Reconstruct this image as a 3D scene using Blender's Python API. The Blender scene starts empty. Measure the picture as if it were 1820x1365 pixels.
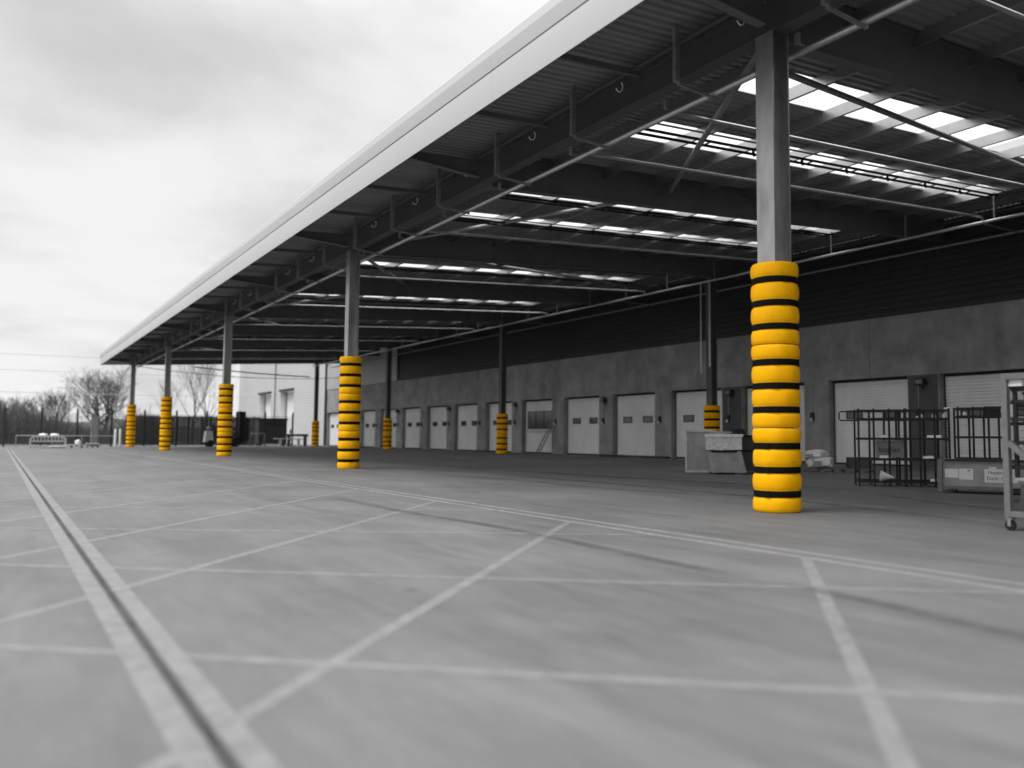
import bpy, math, random
from mathutils import Vector, Matrix
random.seed(7)
S = bpy.context.scene
COL = S.collection
R = math.radians
PI = math.pi

# ------------------------------------------------------------------ materials
def mat(name, base, rough=.7, metal=0., var=.12, scale=3., bump=0., bscale=60., spec=.3, stretch=None, dirt=0.):
    """neutral or coloured surface with broad and fine tonal variation in object space"""
    m = bpy.data.materials.new(name); m.use_nodes = True
    nt = m.node_tree; b = nt.nodes['Principled BSDF']
    c = base if isinstance(base, (tuple, list)) else (base, base, base)
    b.inputs['Roughness'].default_value = rough; b.inputs['Metallic'].default_value = metal
    b.inputs['Specular IOR Level'].default_value = spec
    tc = nt.nodes.new('ShaderNodeTexCoord'); src = tc.outputs['Object']
    if stretch:
        mp = nt.nodes.new('ShaderNodeMapping'); mp.inputs['Scale'].default_value = stretch
        nt.links.new(src, mp.inputs['Vector']); src = mp.outputs['Vector']
    n = nt.nodes.new('ShaderNodeTexNoise'); n.inputs['Scale'].default_value = scale
    n.inputs['Detail'].default_value = 8; n.inputs['Roughness'].default_value = .62
    nt.links.new(src, n.inputs['Vector'])
    r = nt.nodes.new('ShaderNodeMapRange')
    r.inputs['From Min'].default_value = .25; r.inputs['From Max'].default_value = .75
    r.inputs['To Min'].default_value = 1 - var - dirt; r.inputs['To Max'].default_value = 1 + var
    nt.links.new(n.outputs['Fac'], r.inputs['Value'])
    mx = nt.nodes.new('ShaderNodeVectorMath'); mx.operation = 'SCALE'
    mx.inputs[0].default_value = c
    nt.links.new(r.outputs['Result'], mx.inputs['Scale'])
    nt.links.new(mx.outputs['Vector'], b.inputs['Base Color'])
    if bump:
        n2 = nt.nodes.new('ShaderNodeTexNoise'); n2.inputs['Scale'].default_value = bscale; n2.inputs['Detail'].default_value = 5
        nt.links.new(src, n2.inputs['Vector'])
        bp = nt.nodes.new('ShaderNodeBump'); bp.inputs['Strength'].default_value = bump; bp.inputs['Distance'].default_value = .01
        nt.links.new(n2.outputs['Fac'], bp.inputs['Height']); nt.links.new(bp.outputs['Normal'], b.inputs['Normal'])
    return m

def nodes_of(m): return m.node_tree.nodes, m.node_tree.links

def N(nt, typ, **kw):
    n = nt.nodes.new(typ)
    for k, v in kw.items():
        if k in n.inputs: n.inputs[k].default_value = v
        else: setattr(n, k, v)
    return n

def ground_value(nt):
    """returns a socket holding the grey value of the concrete yard slab"""
    L = nt.links
    tc = N(nt, 'ShaderNodeTexCoord')
    n1 = N(nt, 'ShaderNodeTexNoise', Scale=.28, Detail=7, Roughness=.6); L.new(tc.outputs['Object'], n1.inputs['Vector'])
    mp = N(nt, 'ShaderNodeMapping'); mp.inputs['Rotation'].default_value = (0, 0, .35); mp.inputs['Scale'].default_value = (1.6, .22, 1)
    L.new(tc.outputs['Object'], mp.inputs['Vector'])
    n2 = N(nt, 'ShaderNodeTexNoise', Scale=1.1, Detail=8, Roughness=.66, Distortion=.6); L.new(mp.outputs['Vector'], n2.inputs['Vector'])
    mp3 = N(nt, 'ShaderNodeMapping'); mp3.inputs['Rotation'].default_value = (0, 0, -.9); mp3.inputs['Scale'].default_value = (1.2, .3, 1)
    L.new(tc.outputs['Object'], mp3.inputs['Vector'])
    n4 = N(nt, 'ShaderNodeTexNoise', Scale=.6, Detail=9, Roughness=.7, Distortion=.4); L.new(mp3.outputs['Vector'], n4.inputs['Vector'])
    n3 = N(nt, 'ShaderNodeTexNoise', Scale=38., Detail=6, Roughness=.75); L.new(tc.outputs['Object'], n3.inputs['Vector'])
    def rng(s, a, b, lo, hi):
        r = N(nt, 'ShaderNodeMapRange'); r.inputs['From Min'].default_value = a; r.inputs['From Max'].default_value = b
        r.inputs['To Min'].default_value = lo; r.inputs['To Max'].default_value = hi; L.new(s, r.inputs['Value']); return r.outputs['Result']
    def mul(a, b):
        q = N(nt, 'ShaderNodeMath', operation='MULTIPLY'); L.new(a, q.inputs[0]); L.new(b, q.inputs[1]); return q.outputs[0]
    v = mul(rng(n1.outputs['Fac'], .32, .68, .83, 1.12), rng(n2.outputs['Fac'], .32, .68, .86, 1.09))
    v = mul(v, rng(n3.outputs['Fac'], .25, .75, .90, 1.09))
    vo = N(nt, 'ShaderNodeTexVoronoi', Scale=.9, Randomness=1.); L.new(tc.outputs['Object'], vo.inputs['Vector'])
    n5 = N(nt, 'ShaderNodeTexNoise', Scale=14., Detail=5); L.new(tc.outputs['Object'], n5.inputs['Vector'])
    ad = N(nt, 'ShaderNodeMath', operation='MULTIPLY_ADD'); L.new(n5.outputs['Fac'], ad.inputs[0]); ad.inputs[1].default_value = .12; L.new(vo.outputs['Distance'], ad.inputs[2])
    v = mul(v, rng(ad.outputs[0], .085, .125, .66, 1.))
    n6 = N(nt, 'ShaderNodeTexNoise', Scale=130., Detail=3, Roughness=.7); L.new(tc.outputs['Object'], n6.inputs['Vector'])
    v = mul(v, rng(n6.outputs['Fac'], .25, .75, .9, 1.1))
    v = mul(v, rng(n4.outputs['Fac'], .30, .58, .80, 1.04))
    mp7 = N(nt, 'ShaderNodeMapping'); mp7.inputs['Rotation'].default_value = (0, 0, .62); mp7.inputs['Scale'].default_value = (2.6, .5, 1); L.new(tc.outputs['Object'], mp7.inputs['Vector'])
    n7 = N(nt, 'ShaderNodeTexNoise', Scale=2.4, Detail=10, Roughness=.78, Distortion=.3); L.new(mp7.outputs['Vector'], n7.inputs['Vector'])
    v = mul(v, rng(n7.outputs['Fac'], .3, .7, .87, 1.1))
    # saw-cut slab joints, 5.6 m grid, thin and faint
    sx = N(nt, 'ShaderNodeSeparateXYZ'); L.new(tc.outputs['Object'], sx.inputs[0])
    def joint(s, p, o):
        a = N(nt, 'ShaderNodeMath', operation='ADD'); L.new(s, a.inputs[0]); a.inputs[1].default_value = o
        q = N(nt, 'ShaderNodeMath', operation='PINGPONG'); L.new(a.outputs[0], q.inputs[0]); q.inputs[1].default_value = p / 2
        return rng(q.outputs[0], .004, .014, .62, 1.)
    return v, tc

def make_ground_mat(name, base, paint=None, worn=.5):
    m = bpy.data.materials.new(name); m.use_nodes = True; nt = m.node_tree; L = nt.links
    b = nt.nodes['Principled BSDF']; v, tc = ground_value(nt)
    s = N(nt, 'ShaderNodeMath', operation='MULTIPLY'); L.new(v, s.inputs[0]); s.inputs[1].default_value = base
    out = s.outputs[0]
    if paint is not None:
        n = N(nt, 'ShaderNodeTexNoise', Scale=5., Detail=9, Roughness=.75); L.new(tc.outputs['Object'], n.inputs['Vector'])
        r = N(nt, 'ShaderNodeMapRange'); L.new(n.outputs['Fac'], r.inputs['Value'])
        r.inputs['From Min'].default_value = .36; r.inputs['From Max'].default_value = .62
        r.inputs['To Min'].default_value = 1 - worn; r.inputs['To Max'].default_value = 1.
        mx = N(nt, 'ShaderNodeMix', data_type='FLOAT'); L.new(r.outputs['Result'], mx.inputs[0]); L.new(out, mx.inputs[2]); mx.inputs[3].default_value = paint
        out = mx.outputs[0]
    L.new(out, b.inputs['Base Color'])
    rr = N(nt, 'ShaderNodeMapRange'); L.new(v, rr.inputs['Value']); rr.inputs['From Min'].default_value = .7; rr.inputs['From Max'].default_value = 1.1
    rr.inputs['To Min'].default_value = .62; rr.inputs['To Max'].default_value = .8; L.new(rr.outputs['Result'], b.inputs['Roughness'])
    b.inputs['Specular IOR Level'].default_value = .15
    n = N(nt, 'ShaderNodeTexNoise', Scale=70., Detail=4); L.new(tc.outputs['Object'], n.inputs['Vector'])
    bp = N(nt, 'ShaderNodeBump', Strength=.12, Distance=.006); L.new(n.outputs['Fac'], bp.inputs['Height']); L.new(bp.outputs['Normal'], b.inputs['Normal'])
    return m

GBASE = .148
M = dict(
    ground=make_ground_mat('yard_concrete', GBASE),
    paint=make_ground_mat('worn_white_paint', GBASE, .218, .75),
    edgepaint=make_ground_mat('edge_line_paint', GBASE, .28, .65),
    channel=make_ground_mat('channel_concrete', .155, .22, .8),
    galv=mat('galvanised_steel', .34, .45, .6, .2, 4., .05, 90., dirt=.1),
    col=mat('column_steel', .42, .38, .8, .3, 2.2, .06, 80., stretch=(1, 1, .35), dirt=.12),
    purlin=mat('purlin_steel', .45, .3, .85, .12, 2.),
    rafter=mat('rafter_grey_paint', .13, .55, 0, .12, 1.5),
    eaves=mat('eaves_beam_paint', .085, .55, 0, .12, 1.5),
    deck=mat('roof_sheet_underside', .31, .5, .2, .14, .8, stretch=(.3, 2, 1)),
    pipe=mat('sprinkler_pipe', .60, .35, .8, .12, 5.),
    clad=mat('dark_cladding', .045, .5, .2, .15, .6, stretch=(1, .4, 1)),
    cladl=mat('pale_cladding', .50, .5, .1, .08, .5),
    white_clad=mat('white_cladding', .53, .5, .05, .06, .4, stretch=(1, .3, 1)),
    white_trim=mat('white_trim', .8, .5, 0, .03),
    door=mat('door_panel', .9, .45, .05, .06, 1.2, stretch=(1, 1, .4), dirt=.06),
    doordark=mat('door_gap', .025, .8),
    pane=mat('window_glass', .03, .12, 0, .3, 6., spec=.6),
    frame=mat('black_frame', .03, .55, 0, .25, 12.),
    lamp=mat('lamp_housing', .03, .5, 0, .2, 12.),
    white=mat('white_plastic', .8, .45, 0, .05, 6.),
    foil=mat('stretch_film', .8, .25, 0, .3, 9., .5, 14., spec=.5),
    wood=mat('pallet_wood', .2, .85, 0, .3, 6., .2, 40., stretch=(1, 6, 6)),
    greysteel=mat('grey_container_steel', .38, .5, .15, .18, 3., .08, 40., dirt=.1),
    palesteel=mat('pale_container_steel', .6, .5, .1, .18, 3., .1, 30., dirt=.1),
    darksteel=mat('dark_container_steel', .07, .6, .1, .25, 3.),
    trolley=mat('trolley_steel', .2, .45, .2, .15, 8., dirt=.1),
    paper=mat('paper', .82, .8, 0, .06, 10.),
    ink=mat('ink', .06, .8),
    board=mat('grey_board', .3, .7, 0, .1, 4.),
    rubber=mat('black_rubber', .02, .8, 0, .2, 10., .1),
    fence=mat('fence_coating', .03, .5, 0, .1),
    bark=mat('winter_bark', .09, .9, 0, .3, 3.),
    brush=mat('brushwood', .085, .95, 0, .35, .5),
    bank=mat('leaf_litter', .085, .95, 0, .4, .6, .3, 8.),
    hoard=mat('dark_timber', .028, .85, 0, .4, 1.2, stretch=(6, 6, .4)),
    strap=mat('black_strap', .006, .8, 0, .2, 20., spec=.1),
    wire=mat('black_cable', .03, .6),
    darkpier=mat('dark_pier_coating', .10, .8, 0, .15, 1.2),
    cagepaint=mat('pale_cage_paint', .42, .6, 0, .15, 4.),
    rearcol=mat('shaded_column_steel', .11, .5, .2, .2, 2.2, stretch=(1, 1, .35)),  # shade on the rear columns put into a darker base colour
    slot=mat('drain_slot_grime', .055, .8, 0, .5, 1.6, .2, 30., dirt=.2),
    pylon=mat('far_steel', .45, .6),
    grey=mat('grey_paint', .25, .6, 0, .1, 2.),
)

def fascia_mat():
    m = mat('fascia_metal', .55, .42, .1, .05, .5, stretch=(1, .15, 1)); nt = m.node_tree; L = nt.links; b = nt.nodes['Principled BSDF']
    old = b.inputs['Base Color'].links[0].from_socket
    tc = N(nt, 'ShaderNodeTexCoord'); sx = N(nt, 'ShaderNodeSeparateXYZ'); L.new(tc.outputs['Object'], sx.inputs[0])
    q = N(nt, 'ShaderNodeMath', operation='PINGPONG'); L.new(sx.outputs[1], q.inputs[0]); q.inputs[1].default_value = 2.6
    r = N(nt, 'ShaderNodeMapRange'); L.new(q.outputs[0], r.inputs['Value']); r.inputs['From Min'].default_value = .004; r.inputs['From Max'].default_value = .012
    r.inputs['To Min'].default_value = .78; r.inputs['To Max'].default_value = 1
    v = N(nt, 'ShaderNodeVectorMath', operation='SCALE'); L.new(old, v.inputs[0]); L.new(r.outputs['Result'], v.inputs['Scale']); L.new(v.outputs['Vector'], b.inputs['Base Color'])
    return m
M['fascia'] = fascia_mat()

def concrete_mat():
    m = bpy.data.materials.new('precast_concrete'); m.use_nodes = True; nt = m.node_tree; L = nt.links; b = nt.nodes['Principled BSDF']
    tc = N(nt, 'ShaderNodeTexCoord'); sx = N(nt, 'ShaderNodeSeparateXYZ'); L.new(tc.outputs['Object'], sx.inputs[0])
    n = N(nt, 'ShaderNodeTexNoise', Scale=.7, Detail=9, Roughness=.65); L.new(tc.outputs['Object'], n.inputs['Vector'])
    mp = N(nt, 'ShaderNodeMapping'); mp.inputs['Scale'].default_value = (1, 1.6, .22); L.new(tc.outputs['Object'], mp.inputs['Vector'])
    n2 = N(nt, 'ShaderNodeTexNoise', Scale=1.3, Detail=7, Roughness=.6); L.new(mp.outputs['Vector'], n2.inputs['Vector'])
    def rng(s, a, bb, lo, hi):
        r = N(nt, 'ShaderNodeMapRange'); L.new(s, r.inputs['Value']); r.inputs['From Min'].default_value = a; r.inputs['From Max'].default_value = bb
        r.inputs['To Min'].default_value = lo; r.inputs['To Max'].default_value = hi; return r.outputs['Result']
    def mul(a, c):
        q = N(nt, 'ShaderNodeMath', operation='MULTIPLY'); L.new(a, q.inputs[0])
        if hasattr(c, 'links'): L.new(c, q.inputs[1])
        else: q.inputs[1].default_value = c
        return q.outputs[0]
    d = N(nt, 'ShaderNodeMath', operation='DIVIDE'); L.new(sx.outputs[1], d.inputs[0]); d.inputs[1].default_value = 12.06
    f = N(nt, 'ShaderNodeMath', operation='FLOOR'); L.new(d.outputs[0], f.inputs[0])
    wn = N(nt, 'ShaderNodeTexWhiteNoise', noise_dimensions='1D'); L.new(f.outputs[0], wn.inputs['W'])
    pp = N(nt, 'ShaderNodeMath', operation='PINGPONG'); L.new(sx.outputs[1], pp.inputs[0]); pp.inputs[1].default_value = 6.03
    v = mul(rng(n.outputs['Fac'], .32, .68, .68, 1.25), rng(n2.outputs['Fac'], .3, .7, .9, 1.08))
    v = mul(v, rng(wn.outputs['Value'], 0, 1, .86, 1.08)); v = mul(v, rng(pp.outputs[0], .012, .03, .55, 1.)); v = mul(v, .33)
    L.new(v, b.inputs['Base Color']); b.inputs['Roughness'].default_value = .85
    n3 = N(nt, 'ShaderNodeTexNoise', Scale=25., Detail=5); L.new(tc.outputs['Object'], n3.inputs['Vector'])
    bp = N(nt, 'ShaderNodeBump', Strength=.2, Distance=.01); L.new(n3.outputs['Fac'], bp.inputs['Height']); L.new(bp.outputs['Normal'], b.inputs['Normal'])
    return m
M['concrete'] = concrete_mat()

def yellow_mat():
    m = mat('yellow_guard_fabric', (1., .485, .001), .6, 0, .06, 2.2, .25, 7., spec=.12); nt = m.node_tree; L = nt.links; b = nt.nodes['Principled BSDF']
    old = b.inputs['Base Color'].links[0].from_socket; tc = N(nt, 'ShaderNodeTexCoord')
    mp = N(nt, 'ShaderNodeMapping'); mp.inputs['Scale'].default_value = (1, 1, 3.2); L.new(tc.outputs['Object'], mp.inputs['Vector'])
    n = N(nt, 'ShaderNodeTexNoise', Scale=5.5, Detail=9, Roughness=.72); L.new(mp.outputs['Vector'], n.inputs['Vector'])
    r = N(nt, 'ShaderNodeMapRange'); L.new(n.outputs['Fac'], r.inputs['Value']); r.inputs['From Min'].default_value = .60; r.inputs['From Max'].default_value = .74; r.inputs['To Min'].default_value = 1.; r.inputs['To Max'].default_value = .55
    v = N(nt, 'ShaderNodeVectorMath', operation='SCALE'); L.new(old, v.inputs[0]); L.new(r.outputs['Result'], v.inputs['Scale']); L.new(v.outputs['Vector'], b.inputs['Base Color'])
    return m
M['yellow'] = yellow_mat()

def skylight_mat():
    m = bpy.data.materials.new('translucent_roof_sheet'); m.use_nodes = True; nt = m.node_tree; L = nt.links
    for n in list(nt.nodes):
        if n.type == 'BSDF_PRINCIPLED': nt.nodes.remove(n)
    out = [n for n in nt.nodes if n.type == 'OUTPUT_MATERIAL'][0]
    t = N(nt, 'ShaderNodeBsdfTransparent'); t.inputs['Color'].default_value = (.9, .9, .9, 1)
    tl = N(nt, 'ShaderNodeBsdfTranslucent'); tl.inputs['Color'].default_value = (.85, .85, .85, 1)
    mx = N(nt, 'ShaderNodeMixShader'); mx.inputs[0].default_value = .35
    L.new(t.outputs[0], mx.inputs[1]); L.new(tl.outputs[0], mx.inputs[2]); L.new(mx.outputs[0], out.inputs['Surface'])
    return m
M['skylight'] = skylight_mat()

def tyre_mat():
    m = bpy.data.materials.new('tyre_rubber_smear'); m.use_nodes = True; nt = m.node_tree; L = nt.links; b = nt.nodes['Principled BSDF']
    b.inputs['Base Color'].default_value = (.06, .06, .06, 1); b.inputs['Roughness'].default_value = .7
    out = [n for n in nt.nodes if n.type == 'OUTPUT_MATERIAL'][0]
    uv = N(nt, 'ShaderNodeUVMap'); sx = N(nt, 'ShaderNodeSeparateXYZ'); L.new(uv.outputs[0], sx.inputs[0])
    def prof(s, w):   # 0 at both edges, 1 in the middle
        q = N(nt, 'ShaderNodeMath', operation='PINGPONG'); L.new(s, q.inputs[0]); q.inputs[1].default_value = .5
        r = N(nt, 'ShaderNodeMapRange'); L.new(q.outputs[0], r.inputs['Value']); r.inputs['From Max'].default_value = w; r.interpolation_type = 'SMOOTHSTEP'; return r.outputs['Result']
    tc = N(nt, 'ShaderNodeTexCoord'); n = N(nt, 'ShaderNodeTexNoise', Scale=1.1, Detail=8, Roughness=.7); L.new(tc.outputs['Object'], n.inputs['Vector'])
    r = N(nt, 'ShaderNodeMapRange'); L.new(n.outputs['Fac'], r.inputs['Value']); r.inputs['From Min'].default_value = .3; r.inputs['From Max'].default_value = .65; r.inputs['To Max'].default_value = .55
    a = N(nt, 'ShaderNodeMath', operation='MULTIPLY'); L.new(prof(sx.outputs[0], .5), a.inputs[0]); L.new(prof(sx.outputs[1], .22), a.inputs[1])
    c = N(nt, 'ShaderNodeMath', operation='MULTIPLY'); L.new(a.outputs[0], c.inputs[0]); L.new(r.outputs['Result'], c.inputs[1])
    t = N(nt, 'ShaderNodeBsdfTransparent'); mx = N(nt, 'ShaderNodeMixShader'); L.new(c.outputs[0], mx.inputs[0]); L.new(t.outputs[0], mx.inputs[1]); L.new(b.outputs[0], mx.inputs[2]); L.new(mx.outputs[0], out.inputs['Surface'])
    return m
M['tyre'] = tyre_mat()

# ------------------------------------------------------------------ mesh builder
class MB:
    def __init__(s): s.v = []; s.f = []; s.uv = None
    def quad(s, *p):
        i = len(s.v); s.v += [tuple(q) for q in p]; s.f.append(tuple(range(i, i + len(p))))
        return s
    def box(s, x0, x1, y0, y1, z0, z1, taper=0):
        i = len(s.v); t = taper
        s.v += [(x0, y0, z0), (x1, y0, z0), (x1, y1, z0), (x0, y1, z0), (x0 + t, y0 + t, z1), (x1 - t, y0 + t, z1), (x1 - t, y1 - t, z1), (x0 + t, y1 - t, z1)]
        s.f += [tuple(i + k for k in q) for q in ((0, 3, 2, 1), (4, 5, 6, 7), (0, 1, 5, 4), (1, 2, 6, 5), (2, 3, 7, 6), (3, 0, 4, 7))]
        return s
    def cbox(s, c, d): return s.box(c[0] - d[0] / 2, c[0] + d[0] / 2, c[1] - d[1] / 2, c[1] + d[1] / 2, c[2] - d[2] / 2, c[2] + d[2] / 2)
    def bar(s, a, b, w, h=None, up=(0, 0, 1)):
        """square bar from a to b; w across, h in the 'up' direction"""
        a = Vector(a); b = Vector(b); d = (b - a).normalized(); h = w if h is None else h; up = Vector(up)
        if abs(d.dot(up)) > .98: up = Vector((0, 1, 0))
        x = d.cross(up).normalized(); y = x.cross(d)
        i = len(s.v)
        for p in (a, b):
            for (sx, sy) in ((-1, -1), (1, -1), (1, 1), (-1, 1)): s.v.append(tuple(p + x * sx * w / 2 + y * sy * h / 2))
        s.f += [tuple(i + k for k in q) for q in ((0, 1, 2, 3), (7, 6, 5, 4), (0, 4, 5, 1), (1, 5, 6, 2), (2, 6, 7, 3), (3, 7, 4, 0))]
        return s
    def tube(s, pts, r, n=8, cap=True):
        pts = [Vector(p) for p in pts]; rs = r if isinstance(r, (list, tuple)) else [r] * len(pts)
        i0 = len(s.v); prev = None
        for k, p in enumerate(pts):
            d = (pts[min(k + 1, len(pts) - 1)] - pts[max(k - 1, 0)]).normalized()
            u = Vector((0, 0, 1)) if abs(d.z) < .9 else Vector((1, 0, 0))
            if prev is None: x = d.cross(u).normalized()
            else: x = (prev - d * prev.dot(d)).normalized()
            prev = x; y = d.cross(x)
            for q in range(n):
                a = 2 * PI * q / n; s.v.append(tuple(p + (x * math.cos(a) + y * math.sin(a)) * rs[k]))
        for k in range(len(pts) - 1):
            for q in range(n):
                a = i0 + k * n + q; b = i0 + k * n + (q + 1) % n; s.f.append((a, b, b + n, a + n))
        if cap:
            s.f.append(tuple(i0 + q for q in range(n))[::-1]); e = i0 + (len(pts) - 1) * n; s.f.append(tuple(e + q for q in range(n)))
        return s
    def lathe(s, prof, n=32, c=(0, 0), wob=None):
        i0 = len(s.v)
        for k, (r, z) in enumerate(prof):
            for q in range(n):
                a = 2 * PI * q / n; rr = r + (wob(a, z) if wob else 0); s.v.append((c[0] + rr * math.cos(a), c[1] + rr * math.sin(a), z))
        for k in range(len(prof) - 1):
            for q in range(n):
                a = i0 + k * n + q; b = i0 + k * n + (q + 1) % n; s.f.append((a, b, b + n, a + n))
        s.f.append(tuple(i0 + q for q in range(n))[::-1]); e = i0 + (len(prof) - 1) * n; s.f.append(tuple(e + q for q in range(n)))
        return s
    def extrude_y(s, prof, y0, y1, closed=True):
        """profile in (x, z), swept along y"""
        i = len(s.v); n = len(prof)
        s.v += [(x, y0, z) for x, z in prof] + [(x, y1, z) for x, z in prof]
        for k in range(n if closed else n - 1):
            a = i + k; b = i + (k + 1) % n; s.f.append((a, b, b + n, a + n))
        if closed: s.f.append(tuple(range(i, i + n))[::-1]); s.f.append(tuple(range(i + n, i + 2 * n)))
        return s
    def build(s, name, m, parent=None, world=False, smooth=False, loc=None, rotz=0):
        me = bpy.data.meshes.new(name); v = s.v
        if world and parent is not None:
            l = parent.matrix_basis.translation; v = [(x - l.x, y - l.y, z - l.z) for x, y, z in v]
        me.from_pydata(v, [], s.f); me.update()
        import bmesh
        bm = bmesh.new(); bm.from_mesh(me); bmesh.ops.recalc_face_normals(bm, faces=bm.faces); bm.to_mesh(me); bm.free()
        if s.uv:
            l = me.uv_layers.new(name='UVMap')
            for lp in me.loops: l.data[lp.index].uv = s.uv[lp.vertex_index]
        me.materials.append(m if not isinstance(m, str) else M[m])
        if smooth:
            for p in me.polygons: p.use_smooth = True
            try: me.set_sharp_from_angle(angle=R(smooth if smooth > 1 else 40))
            except Exception: pass
        o = bpy.data.objects.new(name, me); COL.objects.link(o)
        if parent: o.parent = parent
        if loc: o.location = loc
        if rotz: o.rotation_euler = (0, 0, rotz)
        return o

def tag(o, label, cat, group=None, kind=None):
    o['label'] = label; o['category'] = cat
    if group: o['group'] = group
    if kind: o['kind'] = kind
    return o
def thing(name, label, cat, loc=(0, 0, 0), rotz=0, group=None):
    o = bpy.data.objects.new(name, None); COL.objects.link(o); o.empty_display_size = .3
    o.location = loc; o.rotation_euler = (0, 0, rotz); return tag(o, label, cat, group)
def copy_tree(o, parent=None):
    c = o.copy(); COL.objects.link(c)
    if parent: c.parent = parent
    for ch in list(o.children): copy_tree(ch, c)
    return c
ORD = ['nearest', 'second', 'third', 'fourth', 'fifth', 'sixth', 'seventh', 'eighth', 'ninth', 'tenth', 'eleventh', 'twelfth', 'thirteenth', 'fourteenth', 'fifteenth']

# ------------------------------------------------------------------ camera
cam = bpy.data.cameras.new('camera'); co = bpy.data.objects.new('camera', cam); COL.objects.link(co); S.camera = co
FPX, YAW, PITCH, ROLL = 1527.1, .5931, .075, .0045
fw = Vector((math.sin(YAW) * math.cos(PITCH), math.cos(YAW) * math.cos(PITCH), math.sin(PITCH)))
rt = Vector((math.cos(YAW), -math.sin(YAW), 0)); up = rt.cross(fw)
c_, s_ = math.cos(ROLL), math.sin(ROLL)
rt, up = rt * c_ + up * s_, up * c_ - rt * s_
co.matrix_world = Matrix(((rt.x, up.x, -fw.x, 0), (rt.y, up.y, -fw.y, 0), (rt.z, up.z, -fw.z, 1.3), (0, 0, 0, 1)))
cam.sensor_width = 36; cam.lens = 36 * FPX / 1820
cam.shift_x = -119.2 / 1820; cam.shift_y = -21.8 / 1820
cam.clip_end = 5000; cam.clip_start = .05
cam.dof.use_dof = True; cam.dof.focus_distance = 20.; cam.dof.aperture_fstop = .5

# ------------------------------------------------------------------ world and sun
W = bpy.data.worlds.new('World'); S.world = W; W.use_nodes = True; nt = W.node_tree; L = nt.links
bg = nt.nodes['Background']; bg.inputs['Strength'].default_value = .1
SUN_EL, SUN_AZ = R(62), R(-85)        # azimuth measured from +Y towards +X
sky = N(nt, 'ShaderNodeTexSky', sky_type='NISHITA'); sky.sun_disc = False; sky.sun_elevation = SUN_EL; sky.sun_rotation = SUN_AZ
bw = N(nt, 'ShaderNodeRGBToBW'); L.new(sky.outputs[0], bw.inputs[0])
tc = N(nt, 'ShaderNodeTexCoord'); sx = N(nt, 'ShaderNodeSeparateXYZ'); L.new(tc.outputs['Generated'], sx.inputs[0])
az = N(nt, 'ShaderNodeMath', operation='ABSOLUTE'); L.new(sx.outputs[2], az.inputs[0])
ad = N(nt, 'ShaderNodeMath', operation='ADD'); L.new(az.outputs[0], ad.inputs[0]); ad.inputs[1].default_value = .22
dx = N(nt, 'ShaderNodeMath', operation='DIVIDE'); L.new(sx.outputs[0], dx.inputs[0]); L.new(ad.outputs[0], dx.inputs[1])
dy = N(nt, 'ShaderNodeMath', operation='DIVIDE'); L.new(sx.outputs[1], dy.inputs[0]); L.new(ad.outputs[0], dy.inputs[1])
cb = N(nt, 'ShaderNodeCombineXYZ'); L.new(dx.outputs[0], cb.inputs[0]); L.new(dy.outputs[0], cb.inputs[1])
n1 = N(nt, 'ShaderNodeTexNoise', Scale=1.15, Detail=8, Roughness=.52, Distortion=.25); L.new(cb.outputs[0], n1.inputs['Vector'])
mp = N(nt, 'ShaderNodeMapping'); mp.inputs['Location'].default_value = (8.4, 6.6, 0); L.new(cb.outputs[0], mp.inputs['Vector']); L.new(mp.outputs[0], n1.inputs['Vector'])
rp = N(nt, 'ShaderNodeValToRGB'); L.new(n1.outputs['Fac'], rp.inputs[0]); rp.color_ramp.interpolation = 'EASE'
e = rp.color_ramp.elements; e[0].position = .30; e[0].color = (.66, .66, .66, 1); e[1].position = .58; e[1].color = (.98, .98, .98, 1)
sc8 = N(nt, 'ShaderNodeVectorMath', operation='SCALE'); L.new(rp.outputs[0], sc8.inputs[0]); sc8.inputs['Scale'].default_value = 9.6
zr = N(nt, 'ShaderNodeMapRange', interpolation_type='SMOOTHSTEP'); L.new(sx.outputs[2], zr.inputs['Value']); zr.inputs['From Min'].default_value = .40; zr.inputs['From Max'].default_value = .80
zr.inputs['To Min'].default_value = 1.; zr.inputs['To Max'].default_value = 2.9
zs_ = N(nt, 'ShaderNodeVectorMath', operation='SCALE'); L.new(sc8.outputs[0], zs_.inputs[0]); L.new(zr.outputs['Result'], zs_.inputs['Scale']); sc8 = zs_
mxs = N(nt, 'ShaderNodeMix', data_type='RGBA'); mxs.inputs[0].default_value = .93
L.new(bw.outputs[0], mxs.inputs[6]); L.new(sc8.outputs[0], mxs.inputs[7]); L.new(mxs.outputs[2], bg.inputs['Color'])
sl = bpy.data.lights.new('sun', 'SUN'); sl.energy = 2.4; sl.angle = R(35); sl.color = (1, 1, 1)
so = bpy.data.objects.new('sun', sl); COL.objects.link(so)
sd = Vector((math.sin(SUN_AZ) * math.cos(SUN_EL), math.cos(SUN_AZ) * math.cos(SUN_EL), math.sin(SUN_EL)))
so.rotation_euler = sd.to_track_quat('Z', 'Y').to_euler(); so.location = (-30, -10, 40)
S.view_settings.view_transform = 'Standard'; S.view_settings.look = 'None'; S.view_settings.gamma = 1; S.view_settings.exposure = 0
S.cycles.max_bounces = 8; S.cycles.transparent_max_bounces = 24; S.cycles.diffuse_bounces = 4
S.cycles.use_denoising = True

# ------------------------------------------------------------------ ground
g = MB(); g.quad((-1500, -1500, 0), (1500, -1500, 0), (1500, 1500, 0), (-1500, 1500, 0))
tag(g.build('ground', 'ground'), 'wide grey concrete yard slab under the canopy and in front of it', 'ground', kind='structure')

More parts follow.
